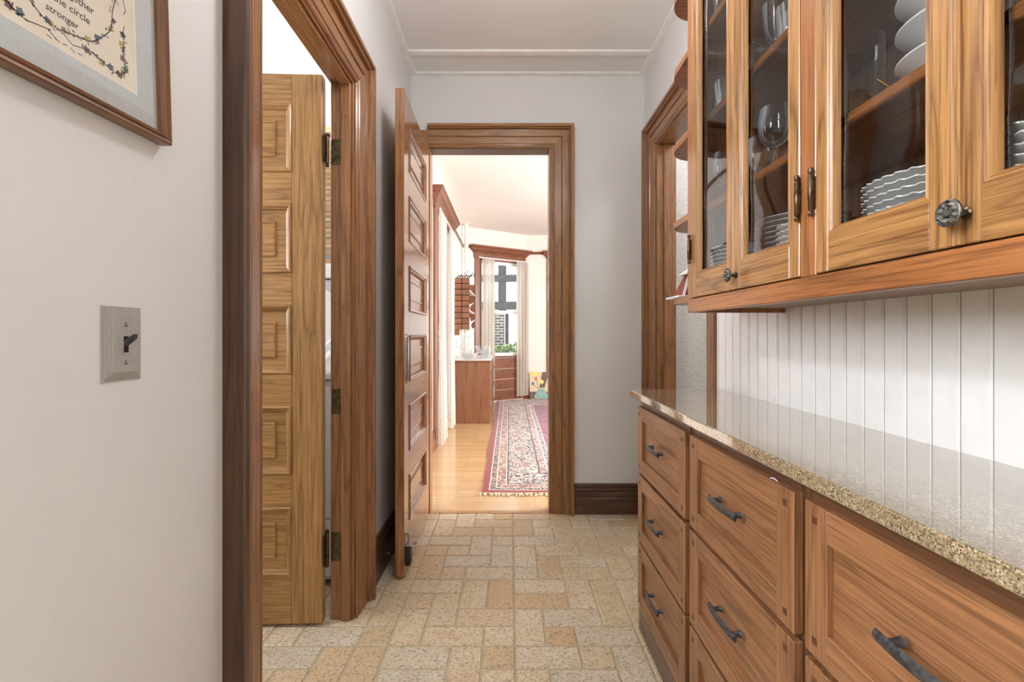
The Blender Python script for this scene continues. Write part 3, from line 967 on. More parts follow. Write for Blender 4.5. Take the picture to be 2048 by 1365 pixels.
# face frame
obj('bottom_rail', G().box(UX0, UX0 + 0.02, YA, YB - 0.0001, UB, 1.2465, 0.002), OAK_FR['Y'], uc)
obj('top_rail', G().box(UX0, UX0 + 0.02, YA, YB, 2.52, UT, 0.002), OAK_FR['Y'], uc)
for (a, b) in ((1.3905, 1.424), (0.829, 0.872), (0.27, 0.3125)):
    obj('face_stile', G().box(UX0, UX0 + 0.02, a, b, 1.2465, 2.52, 0.0015), OAK_FR['Z'], uc)
SHELVES = [1.515, 1.78, 2.055, 2.32]
for z in SHELVES:
    for (a, b) in ((YA + 0.0185, YB - 0.0185),):
        obj('shelf', G().box(UX0 + 0.032, CB - 0.0105, a, b, z - 0.011, z + 0.011, 0.007, 3), OAK_FR['Y'], uc, 50)
DZ0, DZ1 = 1.249, 2.517
def cab_door(ya, yb, hinge_side, knob, wave=0):
    d = empty('glass_door', (0, 0, 0))
    d.parent = uc
    LOC[d.name] = LOC[uc.name]
    return d
def build_door(ya, yb, hinge_at, knob_at=None, bead_edge=False):
    st, brl, trl = 0.032, 0.066, 0.05
    x0, x1 = UX0 - 0.001, UX0 + 0.021
    ya += 0.0012; yb -= 0.0012
    body = G().box(x0, x1, ya, ya + st, DZ0, DZ1, 0.0018)
    d = obj('glass_door', body, OAK_UP['Z'], uc, label=None)
    obj('door_stile', G().box(x0, x1, yb - st, yb, DZ0, DZ1, 0.0018), OAK_UP['Z'], d)
    obj('door_rail', G().box(x0, x1, ya + st, yb - st, DZ0, DZ0 + brl, 0.0015), OAK_UP['Y'], d)
    obj('door_rail', G().box(x0, x1, ya + st, yb - st, DZ1 - trl, DZ1, 0.0015), OAK_UP['Y'], d)
    fn = lambda a, b, v: V((x0 + v, a, b))
    for k4 in range(4):
        obj('glazing_bead', G().frame_side(ya + st, yb - st, DZ0 + brl, DZ1 - trl,
        [(0, 0.002), (0.003, 0.001), (0.006, 0.004), (0.008, 0.003), (0.012, 0.009), (0.013, 0.014), (0.0, 0.014)], fn, k4), OAK_UP['YZ'[k4 % 2]], d, 30)
    # old wavy pane
    def pt(u, v):
        yy = ya + st + 0.002 + u * (yb - ya - 2 * st - 0.004)
        zz = DZ0 + brl + 0.002 + v * (DZ1 - DZ0 - brl - trl - 0.004)
        wv = 0.00035 * math.sin(zz * 23 + yy * 9 + ya * 40) + 0.00025 * math.sin(zz * 47 - yy * 31)
        return V((x0 + 0.0165 + wv, yy, zz))
    obj('pane', G().grid(pt, 8, 46), M['pane_cab'], d, 180)
    if bead_edge:
        obj('astragal', G().prism([(0, -0.003), (0.002, -0.006), (0.005, -0.006), (0.007, -0.002), (0.009, -0.004), (0.011, -0.0005), (0.011, 0.002), (0, 0.002)],
                                  (x0, yb - 0.011, DZ0), (x0, yb - 0.011, DZ1), (0, 1, 0), (1, 0, 0)), OAK_UP['Z'], d, 30)
    # hinges on the outer edge
    for z in (1.362, 2.42):
        h = obj('hinge', G().lathe([(0.0001, z - 0.009), (0.004, z - 0.008), (0.0055, z - 0.003), (0.003, z + 0.001), (0.0046, z + 0.003), (0.0048, z + 0.022), (0.0054, z + 0.023), (0.0054, z + 0.046), (0.0048, z + 0.047),
                                   (0.0046, z + 0.066), (0.003, z + 0.068), (0.0055, z + 0.073), (0.004, z + 0.079), (0.0001, z + 0.080)], (UX0 - 0.0075, hinge_at, 0), 14), M['bronze'], d, 40)
        obj('hinge_leaf', G().box(UX0 - 0.0035, UX0 - 0.0011, hinge_at - 0.003, hinge_at + 0.003, z + 0.005, z + 0.064), M['bronze'], h)
    if knob_at:
        ky, kz = knob_at
        kn = obj('knob', G().lathe([(0.0042, 0.0), (0.0040, -0.014), (0.006, -0.018), (0.0150, -0.0195), (0.0168, -0.0215), (0.0166, -0.0235), (0.0150, -0.0245), (0.0138, -0.0232), (0.0105, -0.0262), (0.0075, -0.0245), (0.0058, -0.0240), (0.0045, -0.0268), (0.0001, -0.0275)], (x0, ky, kz), 48, 'X',
                                   rad=lambda r, h, t: (r * (1 + (0.02 * math.cos(16 * t) if r > 0.016 else 0)), h + (0.0014 * math.cos(8 * t) if 0.006 < r < 0.0145 and h < -0.02 else 0))), M['pewter'], d, 30)
        obj('knob_rose', G().lathe([(0.0075, 0.0), (0.0075, -0.0015), (0.005, -0.003)], (x0, ky, kz), 16, 'X'), M['bronze'], kn, 40)
    return d
build_door(1.132, 1.390, 1.394)
build_door(0.873, 1.132, 0.871, (1.117, 1.283))
build_door(0.571, 0.829, 0.831)
build_door(0.3125, 0.571, 0.310, (0.554, 1.286), True)
# rounded open end shelves
def end_shelf(z, t=0.02):
    pts = [(CB + 0.011, YB), (0.572, YB), (0.572, 1.57)]
    for i in range(1, 10):
        a = PI / 2 * i / 9
        pts.append((0.572 + 0.10 * (1 - math.cos(a)), 1.57 + 0.10 * math.sin(a)))
    pts.append((CB + 0.011, 1.67))
    g = G().rings([[V((x, y, z - t)) for x, y in pts], [V((x, y, z)) for x, y in pts]], True, True, True)
    return obj('end_shelf', g, OAK_FR['X'], uc)
for z in (1.262, 1.526, 1.79, 2.05, 2.30, 2.56): end_shelf(z)
obj('end_shelf_back', G().box(CB, RW - 0.0005, YB, 1.67, 1.25, 2.6), OAK_FR['Z'], uc)

# ------------------------------------------------------------------ tableware
CATN = 'dining ware'
def scallop(n, amp):
    return lambda r, h, t: (r * (1 + (amp * math.cos(n * t) if r > 0.7 * scallop.R else 0)), h)
def plate_mesh(name, R, depth=0.012, sc=0, mat=None):
    pr = [(0.0001, 0.003), (0.55 * R, 0.003), (0.62 * R, 0.005), (0.93 * R, depth), (R, depth + 0.001), (R * 1.0, depth - 0.001), (0.93 * R, depth - 0.004), (0.62 * R, 0.0005), (0.58 * R, 0.0), (0.0001, 0.0005)]
    def rad(r, h, t):
        if sc and r > 0.8 * R:
            return (r * (1 + 0.022 * math.cos(sc * t)), h + 0.0008 * math.cos(sc * t))
        return (r, h)
    g = G().lathe(pr, (0, 0, 0), 96 if sc else 48, 'Z', rad)
    me = _mesh(name, g, 50)
    me.materials.append(mat)
    return me
ORD = ['topmost', 'second', 'third', 'fourth', 'fifth', 'sixth', 'seventh', 'eighth', 'ninth', 'tenth', 'eleventh', 'twelfth', 'thirteenth', 'fourteenth']
def stack(name, me, x, y, z0, n, dz, what, where, group):
    for i in range(n):
        o = bpy.data.objects.new(name, me)
        COL.objects.link(o)
        o.location = (x + RND.uniform(-.0006, .0006), y + RND.uniform(-.0006, .0006), z0 + i * dz)
        o.rotation_euler = (0, 0, RND.uniform(0, 6))
        k = n - 1 - i
        tag(o, what + ', ' + ('topmost' if k == 0 else 'bottom one' if i == 0 else ORD[k] + ' from the top') + ' of ' + where, 'plate', group)
FZ = 1.2505
p_s = plate_mesh('scalloped_plate', 0.076, 0.011, 26, M['porcelain'])
p_g = plate_mesh('dinner_plate', 0.104, 0.013, 0, M['shaded_ware'])
p_s2 = plate_mesh('scalloped_plate', 0.060, 0.011, 22, M['porcelain'])
p_l = plate_mesh('scalloped_plate', 0.108, 0.013, 34, M['porcelain'])
stack('scalloped_plate', p_s, 0.664, 1.318, FZ, 12, 0.0115, 'white scalloped plate', 'the stack inside the farthest glass door', 'scalloped plates behind the farthest door')
stack('dinner_plate', p_g, 0.733, 1.150, FZ, 14, 0.0125, 'plain dinner plate greyed for shade', 'the tall stack', 'plain dinner plates in the tall stack')
stack('scalloped_plate', p_s2, 0.648, 0.992, FZ, 10, 0.0125, 'small white scalloped plate', 'the stack before the dinner plates', 'small scalloped plates behind the second door')
stack('scalloped_plate', p_l, 0.702, 0.733, FZ, 11, 0.0125, 'large white scalloped plate', 'the stack below the tiered dishes', 'large scalloped plates behind the third door')
stack('scalloped_plate', plate_mesh('scalloped_plate', 0.068, 0.012, 24, M['porcelain']), 0.66, 0.552, FZ, 11, 0.0125, 'white scalloped plate', 'the stack at the right picture edge', 'scalloped plates behind the nearest door')

def goblet(name, loc, prof, mat, label, cat, group=None, n=36, rad=None):
    if rad: n = 112
    o = obj(name, G().lathe(prof, (loc[0], loc[1], loc[2]), n, 'Z', rad), mat, None, 60, label=label, cat=cat, group=group)
    return o
def wineprof(h, r):
    return [(0.0001, 0.002), (r * 0.9, 0.0015), (r * 0.92, 0.0), (r * 0.9, 0.003), (0.012, 0.006), (0.0045, 0.012), (0.004, h * 0.33), (0.006, h * 0.38), (r * 0.55, h * 0.44), (r * 0.9, h * 0.55), (r, h * 0.68), (r * 0.97, h * 0.82), (r * 0.88, h), (r * 0.865, h), (r * 0.95, h * 0.82), (r * 0.975, h * 0.68), (r * 0.87, h * 0.56), (r * 0.5, h * 0.455), (0.0001, h * 0.41)]
def tumprof(h, r, base=0.8, th=0.0022):
    return [(0.0001, 0.0), (r * base, 0.0), (r * base * 1.02, 0.002), (r, h), (r - th * 0.6, h + 0.0008), (r - th, h), (r * base - th, 0.009), (0.0001, 0.008)]
S1, S2, S3 = 1.5262, 1.7912, 2.0662
goblet('wine_glass', (0.635, 1.352, S1), wineprof(0.147, 0.034), M['crystal'], 'clear wine glass alone above the plates behind the farthest door', 'wine glass')
goblet('wine_glass', (0.634, 1.092, S1), wineprof(0.152, 0.037), M['crystal'], 'large clear wine glass standing foremost on the middle shelf', 'wine glass')
goblet('wine_glass', (0.690, 1.255, S1), wineprof(0.15, 0.035), M['crystal'], 'clear wine glass half hidden left of the large one', 'wine glass')
goblet('wine_glass', (0.745, 1.155, S1), wineprof(0.15, 0.035), M['crystal'], 'clear wine glass behind the large one, near the cabinet back', 'wine glass')
goblet('wine_glass', (0.675, 0.985, S1), wineprof(0.12, 0.030), M['crystal'], 'short wine glass at the right edge of the second glass door', 'wine glass')
goblet('bell_goblet', (0.650, 1.108, S2), [(0.0001, 0.001), (0.026, 0.0), (0.027, 0.003), (0.018, 0.012), (0.016, 0.05), (0.02, 0.062), (0.03, 0.085), (0.037, 0.145), (0.0358, 0.1455), (0.029, 0.088), (0.018, 0.066), (0.0001, 0.06)], M['crystal'], 'tall flared clear goblet on the shelf above the wine glasses', 'goblet')
goblet('martini_glass', (0.700, 1.235, S2), [(0.0001, 0.001), (0.03, 0.0), (0.03, 0.002), (0.006, 0.006), (0.0035, 0.07), (0.006, 0.075), (0.045, 0.135), (0.0442, 0.1355), (0.005, 0.079), (0.0001, 0.078)], M['crystal'], 'slanted-sided cocktail glass behind the flared goblet', 'cocktail glass')
goblet('highball_glass', (0.765, 1.125, S2), tumprof(0.165, 0.036, 0.85), M['crystal'], 'tall straight glass at the back of the goblet shelf', 'glass')
goblet('cup', (0.628, 1.190, S2), tumprof(0.088, 0.031, 0.6, 0.003), M['porcelain'], 'white porcelain cup beside the flared goblet', 'cup')
flute = lambda nf, a: (lambda r, h, t: (r * (1 + (a * math.cos(nf * t) if 0.012 < h < 0.06 and r > 0.01 else 0)), h))
goblet('cut_tumbler', (0.632, 1.018, S2), tumprof(0.078, 0.034), M['cut'], 'cut crystal tumbler right of the flared goblet', 'tumbler', rad=lambda r, h, t: (r * (1 + 0.03 * math.cos(12 * t)), h))
goblet('cut_tumbler', (0.625, 1.318, S2), tumprof(0.075, 0.031), M['cut'], 'faceted crystal tumbler behind the farthest door', 'tumbler', rad=lambda r, h, t: (r * (1 + 0.03 * math.cos(12 * t)), h))
goblet('cut_tumbler', (0.640, 1.381, S2), tumprof(0.045, 0.020), M['cut'], 'tiny crystal tumbler left of the faceted one', 'tumbler', rad=lambda r, h, t: (r * (1 + 0.03 * math.cos(10 * t)), h))
goblet('tumbler', (0.632, 1.352, S3), tumprof(0.09, 0.032), M['crystal'], 'clear tumbler on the top visible shelf of the farthest door', 'tumbler')
goblet('salt_dish', (0.603, 1.075, FZ), tumprof(0.085, 0.012, 0.9), M['crystal'], 'small clear glass standing before the tall plate stack', 'glass')
goblet('etched_vase', (0.672, 0.872, S1), tumprof(0.17, 0.036, 0.92, 0.003), M['crystal'], 'straight etched glass vase left of the tiered dishes', 'vase')
goblet('tumbler', (0.64, 0.545, S1), tumprof(0.11, 0.03), M['crystal'], 'tall tumbler behind the nearest glass door', 'tumbler')
goblet('bowl', (0.665, 0.47, S1), [(0.0001, 0.0), (0.025, 0.0), (0.028, 0.004), (0.055, 0.05), (0.053, 0.05), (0.024, 0.006), (0.0001, 0.006)], M['porcelain'], 'white bowl beside the tumbler behind the nearest door', 'bowl')
# tiered dishes with their metal stand
ts = empty('tiered_stand', (0.70, 0.695, S1), label='three-tier stand of white porcelain dishes with brass and steel arms', cat='serving stand')
obj('base', G().lathe([(0.0001, 0.0), (0.045, 0.0), (0.045, 0.003), (0.006, 0.006), (0.0001, 0.006)], (0.70, 0.695, S1), 24), M['chrome'], ts, 40)
obj('rod', G().tube([V((0.70, 0.695, S1 + 0.004)), V((0.70, 0.695, S1 + 0.2))], 0.003, 8), M['brass'], ts, 50)
obj('arm', G().tube([V((0.69, 0.770, S1 + 0.002)), V((0.655, 0.785, S1 + 0.035)), V((0.640, 0.793, S1 + 0.055)), V((0.652, 0.798, S1 + 0.085))], 0.003, 8), M['brass'], ts, 50)
obj('arm', G().tube([V((0.69, 0.775, S1 + 0.004)), V((0.66, 0.79, S1 + 0.02)), V((0.625, 0.80, S1 + 0.032))], 0.0022, 8), M['chrome'], ts, 50)
for z in (0.022, 0.072, 0.122):
    R_ = 0.088
    obj('dish', G().lathe([(0.0031, 0.004), (0.5 * R_, 0.004), (0.62 * R_, 0.007), (0.93 * R_, 0.021), (R_, 0.023), (R_, 0.0205), (0.9 * R_, 0.015), (0.60 * R_, 0.001), (0.55 * R_, -0.002), (0.52 * R_, -0.002), (0.50 * R_, 0.001), (0.0031, 0.001)], (0.70, 0.695, S1 + z), 48), M['porcelain'], ts, 50)
# little red and white house on the lowest end shelf
th = empty('toy_house', (0.64, 1.59, 1.2622), label='small red and white wooden house on the lowest rounded end shelf', cat='ornament')
obj('base', G().box(0.565, 0.73, 1.53, 1.655, 1.2622, 1.269, 0.002), M['siding'], th)
g = G().rings([[V((0.585, 1.545, 1.269)), V((0.70, 1.545, 1.269)), V((0.70, 1.64, 1.269)), V((0.585, 1.64, 1.269))], [V((0.618, 1.57, 1.345)), V((0.668, 1.57, 1.345)), V((0.668, 1.615, 1.345)), V((0.618, 1.615, 1.345))]], True, True, True)
tw = obj('tower', g, M['redpaint'], th)
for xx, s in ((0.589, 1), (0.628, 1)):
    obj('lath', G().rings([[V((xx - 0.004, 1.541, 1.27)), V((xx + 0.004, 1.541, 1.27)), V((xx + 0.004, 1.546, 1.27)), V((xx - 0.004, 1.546, 1.27))],
                           [V((xx + 0.024, 1.566, 1.343)), V((xx + 0.032, 1.566, 1.343)), V((xx + 0.032, 1.57, 1.343)), V((xx + 0.024, 1.57, 1.343))]], True, True, True), M['siding'], tw)
obj('roof', G().rings([[V((0.60, 1.555, 1.345)), V((0.686, 1.555, 1.345)), V((0.686, 1.63, 1.345)), V((0.60, 1.63, 1.345))], [V((0.636, 1.585, 1.378)), V((0.65, 1.585, 1.378)), V((0.65, 1.60, 1.378)), V((0.636, 1.60, 1.378))]], True, True, True), M['siding'], th)

# ------------------------------------------------------------------ switch plate
sp = empty('light_switch', (LW, 0.735, 1.065), label='stepped brushed metal switch plate on the near left wall', cat='switch')
g = G()
def rr(h, o): return [V((LW + h, 0.735 - 0.0375 + o, 1.0645 + o)), V((LW + h, 0.735 + 0.0375 - o, 1.0645 + o)), V((LW + h, 0.735 + 0.0375 - o, 1.1835 - o)), V((LW + h, 0.735 - 0.0375 + o, 1.1835 - o))]
g.rings([rr(0, 0), rr(0.0018, 0.0004), rr(0.002, 0.0045), rr(0.004, 0.005), rr(0.0042, 0.009), rr(0.0062, 0.0095), rr(0.0066, 0.0135), rr(0.0086, 0.0142)], True, True, True)
obj('plate', g, M['nickel'], sp)
obj('toggle_slot', G().box(LW + 0.008, LW + 0.0089, 0.7305, 0.7395, 1.110, 1.136), M['dark'], sp)
obj('toggle', G().rings([[V((LW + 0.008, 0.735 + a * 0.0042, 1.124 + b * 0.0042)) for a, b in ((-1, -1), (1, -1), (1, 1), (-1, 1))], [V((LW + 0.024, 0.735 + a * 0.0036, 1.136 + b * 0.0036)) for a, b in ((-1, -1), (1, -1), (1, 1), (-1, 1))]], True, True, True), M['black_metal'], sp)
for zz in (1.094, 1.155):
    obj('screw', G().lathe([(0.0036, 0.0084), (0.0034, 0.0098), (0.002, 0.0106), (0.0001, 0.0108)], (LW, 0.735, zz), 14, 'X'), M['chrome'], sp, 40)

# ------------------------------------------------------------------ framed picture on the left wall
# local frame: u along +y, v up, w out of the wall; origin at the lower far corner
pr = empty('framed_picture', (LW + 0.002, 0.818, 1.476), 0, local=True, label='wood-framed verse with painted flower wreath and blue-grey mat', cat='picture')
pr.rotation_euler = (math.radians(2.2), 0, 0)
PWd, PHt = 0.364, 0.40
def L(u, v, w_): return V((w_, u, v))
FWD = 0.019
fprof = [(0, 0.0), (0, 0.018), (0.002, 0.021), (0.0065, 0.019), (0.0085, 0.0165), (0.0105, 0.019), (0.0145, 0.020), (0.017, 0.015), (FWD, 0.010), (FWD, 0.0)]
# four mitred rails
cs = [(-PWd, 0, 1, 1), (0, 0, -1, 1), (0, PHt, -1, -1), (-PWd, PHt, 1, -1)]
for i in range(4):
    a, b = cs[i], cs[(i + 1) % 4]
    obj('frame_rail', G().rings([[L(q[0] + q[2] * u, q[1] + q[3] * u, v) for u, v in fprof] for q in (a, b)], True, True, True), (OAK_PIC['Y'] if i % 2 == 0 else OAK_PIC['Z']), pr, 30)
MT = 0.041
mo = obj('mat_board', G().frame(-PWd + FWD, -FWD, FWD, PHt - FWD, [(0, 0.004), (0, 0.008), (MT, 0.008), (MT, 0.004)], lambda a, b, v: L(a, b, v)), M['mat'], pr)
obj('mat_bevel', G().frame(-PWd + FWD + MT, -FWD - MT, FWD + MT, PHt - FWD - MT, [(0, 0.004), (0, 0.0081), (0.0016, 0.0052), (0.0016, 0.004)], lambda a, b, v: L(a, b, v)), M['bevelwhite'], mo)
art = obj('verse_sheet', G().box(0.002, 0.0046, -PWd + FWD + 0.01, -FWD - 0.01, FWD + 0.01, PHt - FWD - 0.01), M['paper'], pr)
WX = 0.0048
def flat(g, pts): g.face([L(u, v, WX) for u, v in pts])
def vine(g, pts, wd=0.0009):
    for (a, b) in zip(pts[:-1], pts[1:]):
        d = V((b[0] - a[0], b[1] - a[1]));
        if d.length < 1e-6: continue
        n = V((-d.y, d.x)).normalized() * wd / 2
        flat(g, [(a[0] + n.x, a[1] + n.y), (b[0] + n.x, b[1] + n.y), (b[0] - n.x, b[1] - n.y), (a[0] - n.x, a[1] - n.y)])
def leaf(g, u, v, a, ln=0.008, wd=0.003):
    c, s = math.cos(a), math.sin(a)
    flat(g, [(u, v), (u + c * ln * .5 - s * wd / 2, v + s * ln * .5 + c * wd / 2), (u + c * ln, v + s * ln), (u + c * ln * .5 + s * wd / 2, v + s * ln * .5 - c * wd / 2)])
def flower(g, u, v, r):
    for k in range(5): leaf(g, u, v, k * 2 * PI / 5 + u * 90, r, r * 0.8)
gv, gs, gy, gr_, gb = G(), G(), G(), G(), G()
rp = random.Random(3)
CU, CV, CR, CRY = -0.182, 0.184, 0.086, 0.094
circ = [(CU + (CR + 0.003 * math.sin(9 * t)) * math.cos(t), CV + (CRY + 0.003 * math.cos(7 * t)) * math.sin(t)) for t in [2 * PI * i / 90 for i in range(91)]]
vine(gs, circ, 0.0016)
for i in range(0, 90):
    u, v = circ[i]
    dens = 2 if (i * 7) % 90 < 60 else 1
    for q in range(dens):
        leaf(gv, u + rp.uniform(-.003, .003), v + rp.uniform(-.003, .003), rp.uniform(0, 6.28), rp.uniform(.004, .008), rp.uniform(.0015, .0028))
    if i % 9 == 2: flower(gy, u + rp.uniform(-.003, .003), v + rp.uniform(-.003, .003), 0.0055)
    if i % 9 == 5: flower(gr_, u + rp.uniform(-.003, .003), v + rp.uniform(-.003, .003), 0.0048)
    if i % 14 == 8: flower(gb, u + rp.uniform(-.003, .003), v + rp.uniform(-.003, .003), 0.0055)
E = FWD + MT + 0.013
def sprig(path, flowers):
    vine(gs, path, 0.0012)
    for i in range(len(path) - 1):
        a, b = path[i], path[i + 1]
        if flowers[0] <= i < flowers[1]:
            for q in range(5):
                t = rp.random()
                leaf(gv, a[0] + (b[0] - a[0]) * t, a[1] + (b[1] - a[1]) * t, rp.uniform(0, 6.28), rp.uniform(.005, .009), .0028)
            t = rp.random()
            flower((gy, gb, gr_)[i % 3], (a[0] + b[0]) / 2 + rp.uniform(-.004, .004), (a[1] + b[1]) / 2 + rp.uniform(-.004, .004), 0.0065)
# corner sprig near the lower far corner
sprig([(-E - 0.108, E + 0.014), (-E - 0.095, E + 0.006), (-E - 0.082, E + 0.010), (-E - 0.062, E + 0.014), (-E - 0.045, E + 0.008), (-E - 0.028, E + 0.004), (-E - 0.014, E + 0.005), (-E - 0.006, E + 0.014),
       (-E - 0.006, E + 0.03), (-E - 0.010, E + 0.045), (-E - 0.007, E + 0.06), (-E - 0.009, E + 0.075), (-E - 0.005, E + 0.088)], (2, 11))
sprig([(-E - 0.006, E + 0.105), (-E - 0.002, E + 0.115), (-E - 0.006, E + 0.125), (-E - 0.003, E + 0.14), (-E - 0.008, E + 0.155), (-E - 0.003, E + 0.17), (-E - 0.008, E + 0.19), (-E - 0.004, E + 0.21)], (3, 8))
sprig([(-E - 0.118, E + 0.000), (-E - 0.130, E + 0.006), (-E - 0.126, E + 0.008), (-E - 0.145, E + 0.004), (-E - 0.158, E + 0.001), (-E - 0.170, E + 0.005), (-E - 0.182, E + 0.010), (-E - 0.192, E + 0.016), (-E - 0.198, E + 0.026), (-E - 0.200, E + 0.040)], (4, 10))
for i in range(5):
    vine(gs, [(-0.205 + 0.011 * i, 0.072 + 0.001 * (i % 2)), (-0.198 + 0.011 * i, 0.070 + 0.002 * (i % 3))], 0.0012)
obj('vine_stems', gs, M['ink'], art, kind='stuff'); obj('vine_leaves', gv, M['leafg'], art, kind='stuff')
obj('yellow_flowers', gy, M['flowery'], art, kind='stuff'); obj('mauve_flowers', gr_, M['flowerr'], art, kind='stuff'); obj('blue_flowers', gb, M['flowerb'], art, kind='stuff')
def lettering(txt, u, v, size):
    cu = bpy.data.curves.new('lettering', 'FONT')
    cu.body = txt
    cu.size = size
    cu.align_x = 'CENTER'
    cu.shear = 0.12
    cu.offset = 0.0002
    cu.resolution_u = 3
    tmp = bpy.data.objects.new('lettering', cu)
    COL.objects.link(tmp)
    bpy.context.view_layer.update()
    me = bpy.data.meshes.new_from_object(tmp.evaluated_get(bpy.context.evaluated_depsgraph_get()))
    bpy.data.objects.remove(tmp)
    R = Matrix(((0, 0, 1, WX), (1, 0, 0, u), (0, 1, 0, v), (0, 0, 0, 1)))
    me.transform(R)
    me.materials.clear()
    me.materials.append(M['ink'])
    o = bpy.data.objects.new('lettering', me)
    COL.objects.link(o)
    o.parent = art
for i, s in enumerate(['more loved', 'linked together', 'is the circle', 'stronger']):
    lettering(s, CU + (0.010, 0.004, 0.008, 0.0)[i], 0.1055 + 0.0188 * (3 - i), (0.0145, 0.0145, 0.0145, 0.0135)[i])
obj('glazing', G().box(0.0092, 0.0098, -PWd + FWD - 0.002, -FWD + 0.002, FWD - 0.002, PHt - FWD + 0.002), mk_glass('picture_glass', (0.99, 0.99, 0.99), 1.3, 0, 0.15), pr)

# ------------------------------------------------------------------ pantry ceiling lamp; added kitchen, hall and laundry globes (outside the frame)
def globe_lamp(x, y, r, drop, s, label):
    zc_ = CEIL - drop
    t = empty('ceiling_globe', (x, y, zc_ - r), label=label, cat='lamp')
    obj('canopy', G().lathe([(0.0001, CEIL), (0.06, CEIL), (0.062, CEIL - 0.012), (0.02, CEIL - 0.03), (0.012, zc_ + r * 0.97), (0.0001, zc_ + r * 0.97)], (x, y, 0), 24), M['trimwhite'], t, 40)
    obj('globe', G().lathe([(max(0.0005, r * math.sin(a)), zc_ + r * math.cos(a)) for a in [PI * i / 16 for i in range(17)]], (x, y, 0), 32), mk_emit('lamp_glass', (252, 252, 255), s), t, 60)
globe_lamp(0.08, 1.35, 0.11, 0.36, 30, 'white glass globe lamp hanging from the pantry ceiling')
globe_lamp(-1.75, -0.52, 0.14, 0.42, 120, 'large white globe added out of view in the kitchen to light the pantry')  # invented lamp, placed to throw the cabinet shadow on the beadboard
globe_lamp(1.33, 2.1, 0.09, 0.3, 22, 'small white globe added out of view to light the hall')  # unseen lamp, added only to brighten the hall
globe_lamp(-1.6, 2.2, 0.1, 0.4, 20, 'small white globe added out of view to light the laundry')  # unseen lamp, added to brighten the laundry ceiling and far wall

# ------------------------------------------------------------------ laundry room seen through the gap
wd3 = empty('window_3', (-1.25, 2.83, 1.6), kind='structure')
obj('window_frame', G().frame(-1.66, -0.84, 1.54, 2.42, [(0, 0), (0, 0.016), (0.06, 0.016), (0.06, 0)], lambda a, b, v: V((a, 2.83 - v, b))), OAK_DOOR['X'], wd3)
obj('window_sill', G().box(-1.68, -0.82, 2.78, 2.8299, 1.535, 1.56, 0.003), OAK_DOOR['X'], wd3)
obj('pane', G().box(-1.6, -0.9, 2.868, 2.872, 1.6, 2.36), M['pane'], wd3)
bl = empty('slat_blind', (-1.25, 2.79, 1.62), label='pale wooden slat blind in the laundry window behind the door gap', cat='blind')
obj('head_box', G().box(-1.62, -0.86, 2.770, 2.812, 2.36, 2.40, 0.002), M['blind'], bl)
z = 1.635
first = None
while z < 2.35:
    if first is None:
        first = obj('slat', G().rings([[V((x, 2.775, z + 0.010)), V((x, 2.777, z + 0.012)), V((x, 2.809, z - 0.008)), V((x, 2.807, z - 0.010))] for x in (-1.61, -0.87)], True, True, True), M['blind'], bl)
    else:
        inst(first, bl, V((0, 0, z - 1.635)))
    z += 0.0325
lm = empty('laundry_machine', (-1.0, 2.35, 0), label='white stacked laundry machine behind the open panelled door', cat='washer')
obj('lower_body', G().box(-1.32, -0.74, 2.06, 2.62, 0.03, 0.93, 0.008, 2), M['grey_enamel'], lm)
obj('lid', G().box(-1.32, -0.74, 2.05, 2.62, 0.932, 0.965, 0.008, 2), M['white_enamel'], lm)
obj('kick_panel', G().box(-1.31, -0.75, 2.055, 2.0595, 0.05, 0.30, 0.002), M['white_enamel'], lm)
obj('front_panel', G().box(-1.31, -0.75, 2.055, 2.0595, 0.31, 0.90, 0.002), M['white_enamel'], lm)
obj('upper_body', G().box(-1.32, -0.74, 2.36, 2.70, 0.97, 1.42, 0.008, 2), M['grey_enamel'], lm)
obj('control_panel', G().box(-1.32, -0.74, 2.33, 2.70, 1.425, 1.50, 0.008, 2), M['white_enamel'], lm)
obj('door_ring', G().lathe([(0.19, 0.0), (0.19, -0.012), (0.15, -0.02), (0.14, -0.008), (0.0001, -0.006)], (-1.03, 2.36, 1.2), 40, 'Y'), M['white_enamel'], lm, 40)
obj('foot', G().box(-1.30, -1.26, 2.08, 2.12, 0, 0.03), M['rubber'], lm); obj('foot', G().box(-0.80, -0.76, 2.08, 2.12, 0, 0.03), M['rubber'], lm)
def tow(u, v):
    x = -1.08 + u * 0.30; y = 2.07 + v * 0.22
    e = min(u, 1 - u, v, 1 - v)
    return V((x, y, 0.966 + min(1, e * 6) * (0.06 + 0.02 * math.sin(u * 21 + v * 8) + 0.015 * math.sin(v * 29 - u * 13))))
obj('crumpled_towel', G().grid(tow, 28, 24), M['towel'], None, 180, label='crumpled white towel lying on the laundry machine lid', cat='towel')

# ------------------------------------------------------------------ dining room
# picture rail
RP = [(0, 0), (0.022, 0.004), (0.03, 0.012), (0.024, 0.03), (0.012, 0.045), (0, 0.045)]
def rail(name, p0, p1, U, ax): return obj(name, G().prism(RP, p0, p1, U, (0, 0, 1)), CHERRY[ax], None, 30, kind='structure')
rail('trim_8', (DW, 3.01, 2.53), (DW, 4.47, 2.53), (1, 0, 0), 'Y')
rail('trim_9', (DW, 5.9, 2.53), (DW, 7.33, 2.53), (1, 0, 0), 'Y')
rail('trim_10', B(0.0, 0, 2.53), B(0.19, 0, 2.53), BN, 'X')
rail('trim_11', (0.31, 8.03, 2.53), (0.60, 8.03, 2.53), (0, -1, 0), 'X')
HEAD = [(0, 0), (0.030, 0.0), (0.030, 0.06), (0.036, 0.066), (0.036, 0.075), (0.048, 0.09), (0.075, 0.12), (0.085, 0.128), (0.085, 0.14), (0.105, 0.165), (0.115, 0.172), (0.115, 0.19), (0, 0.19)]
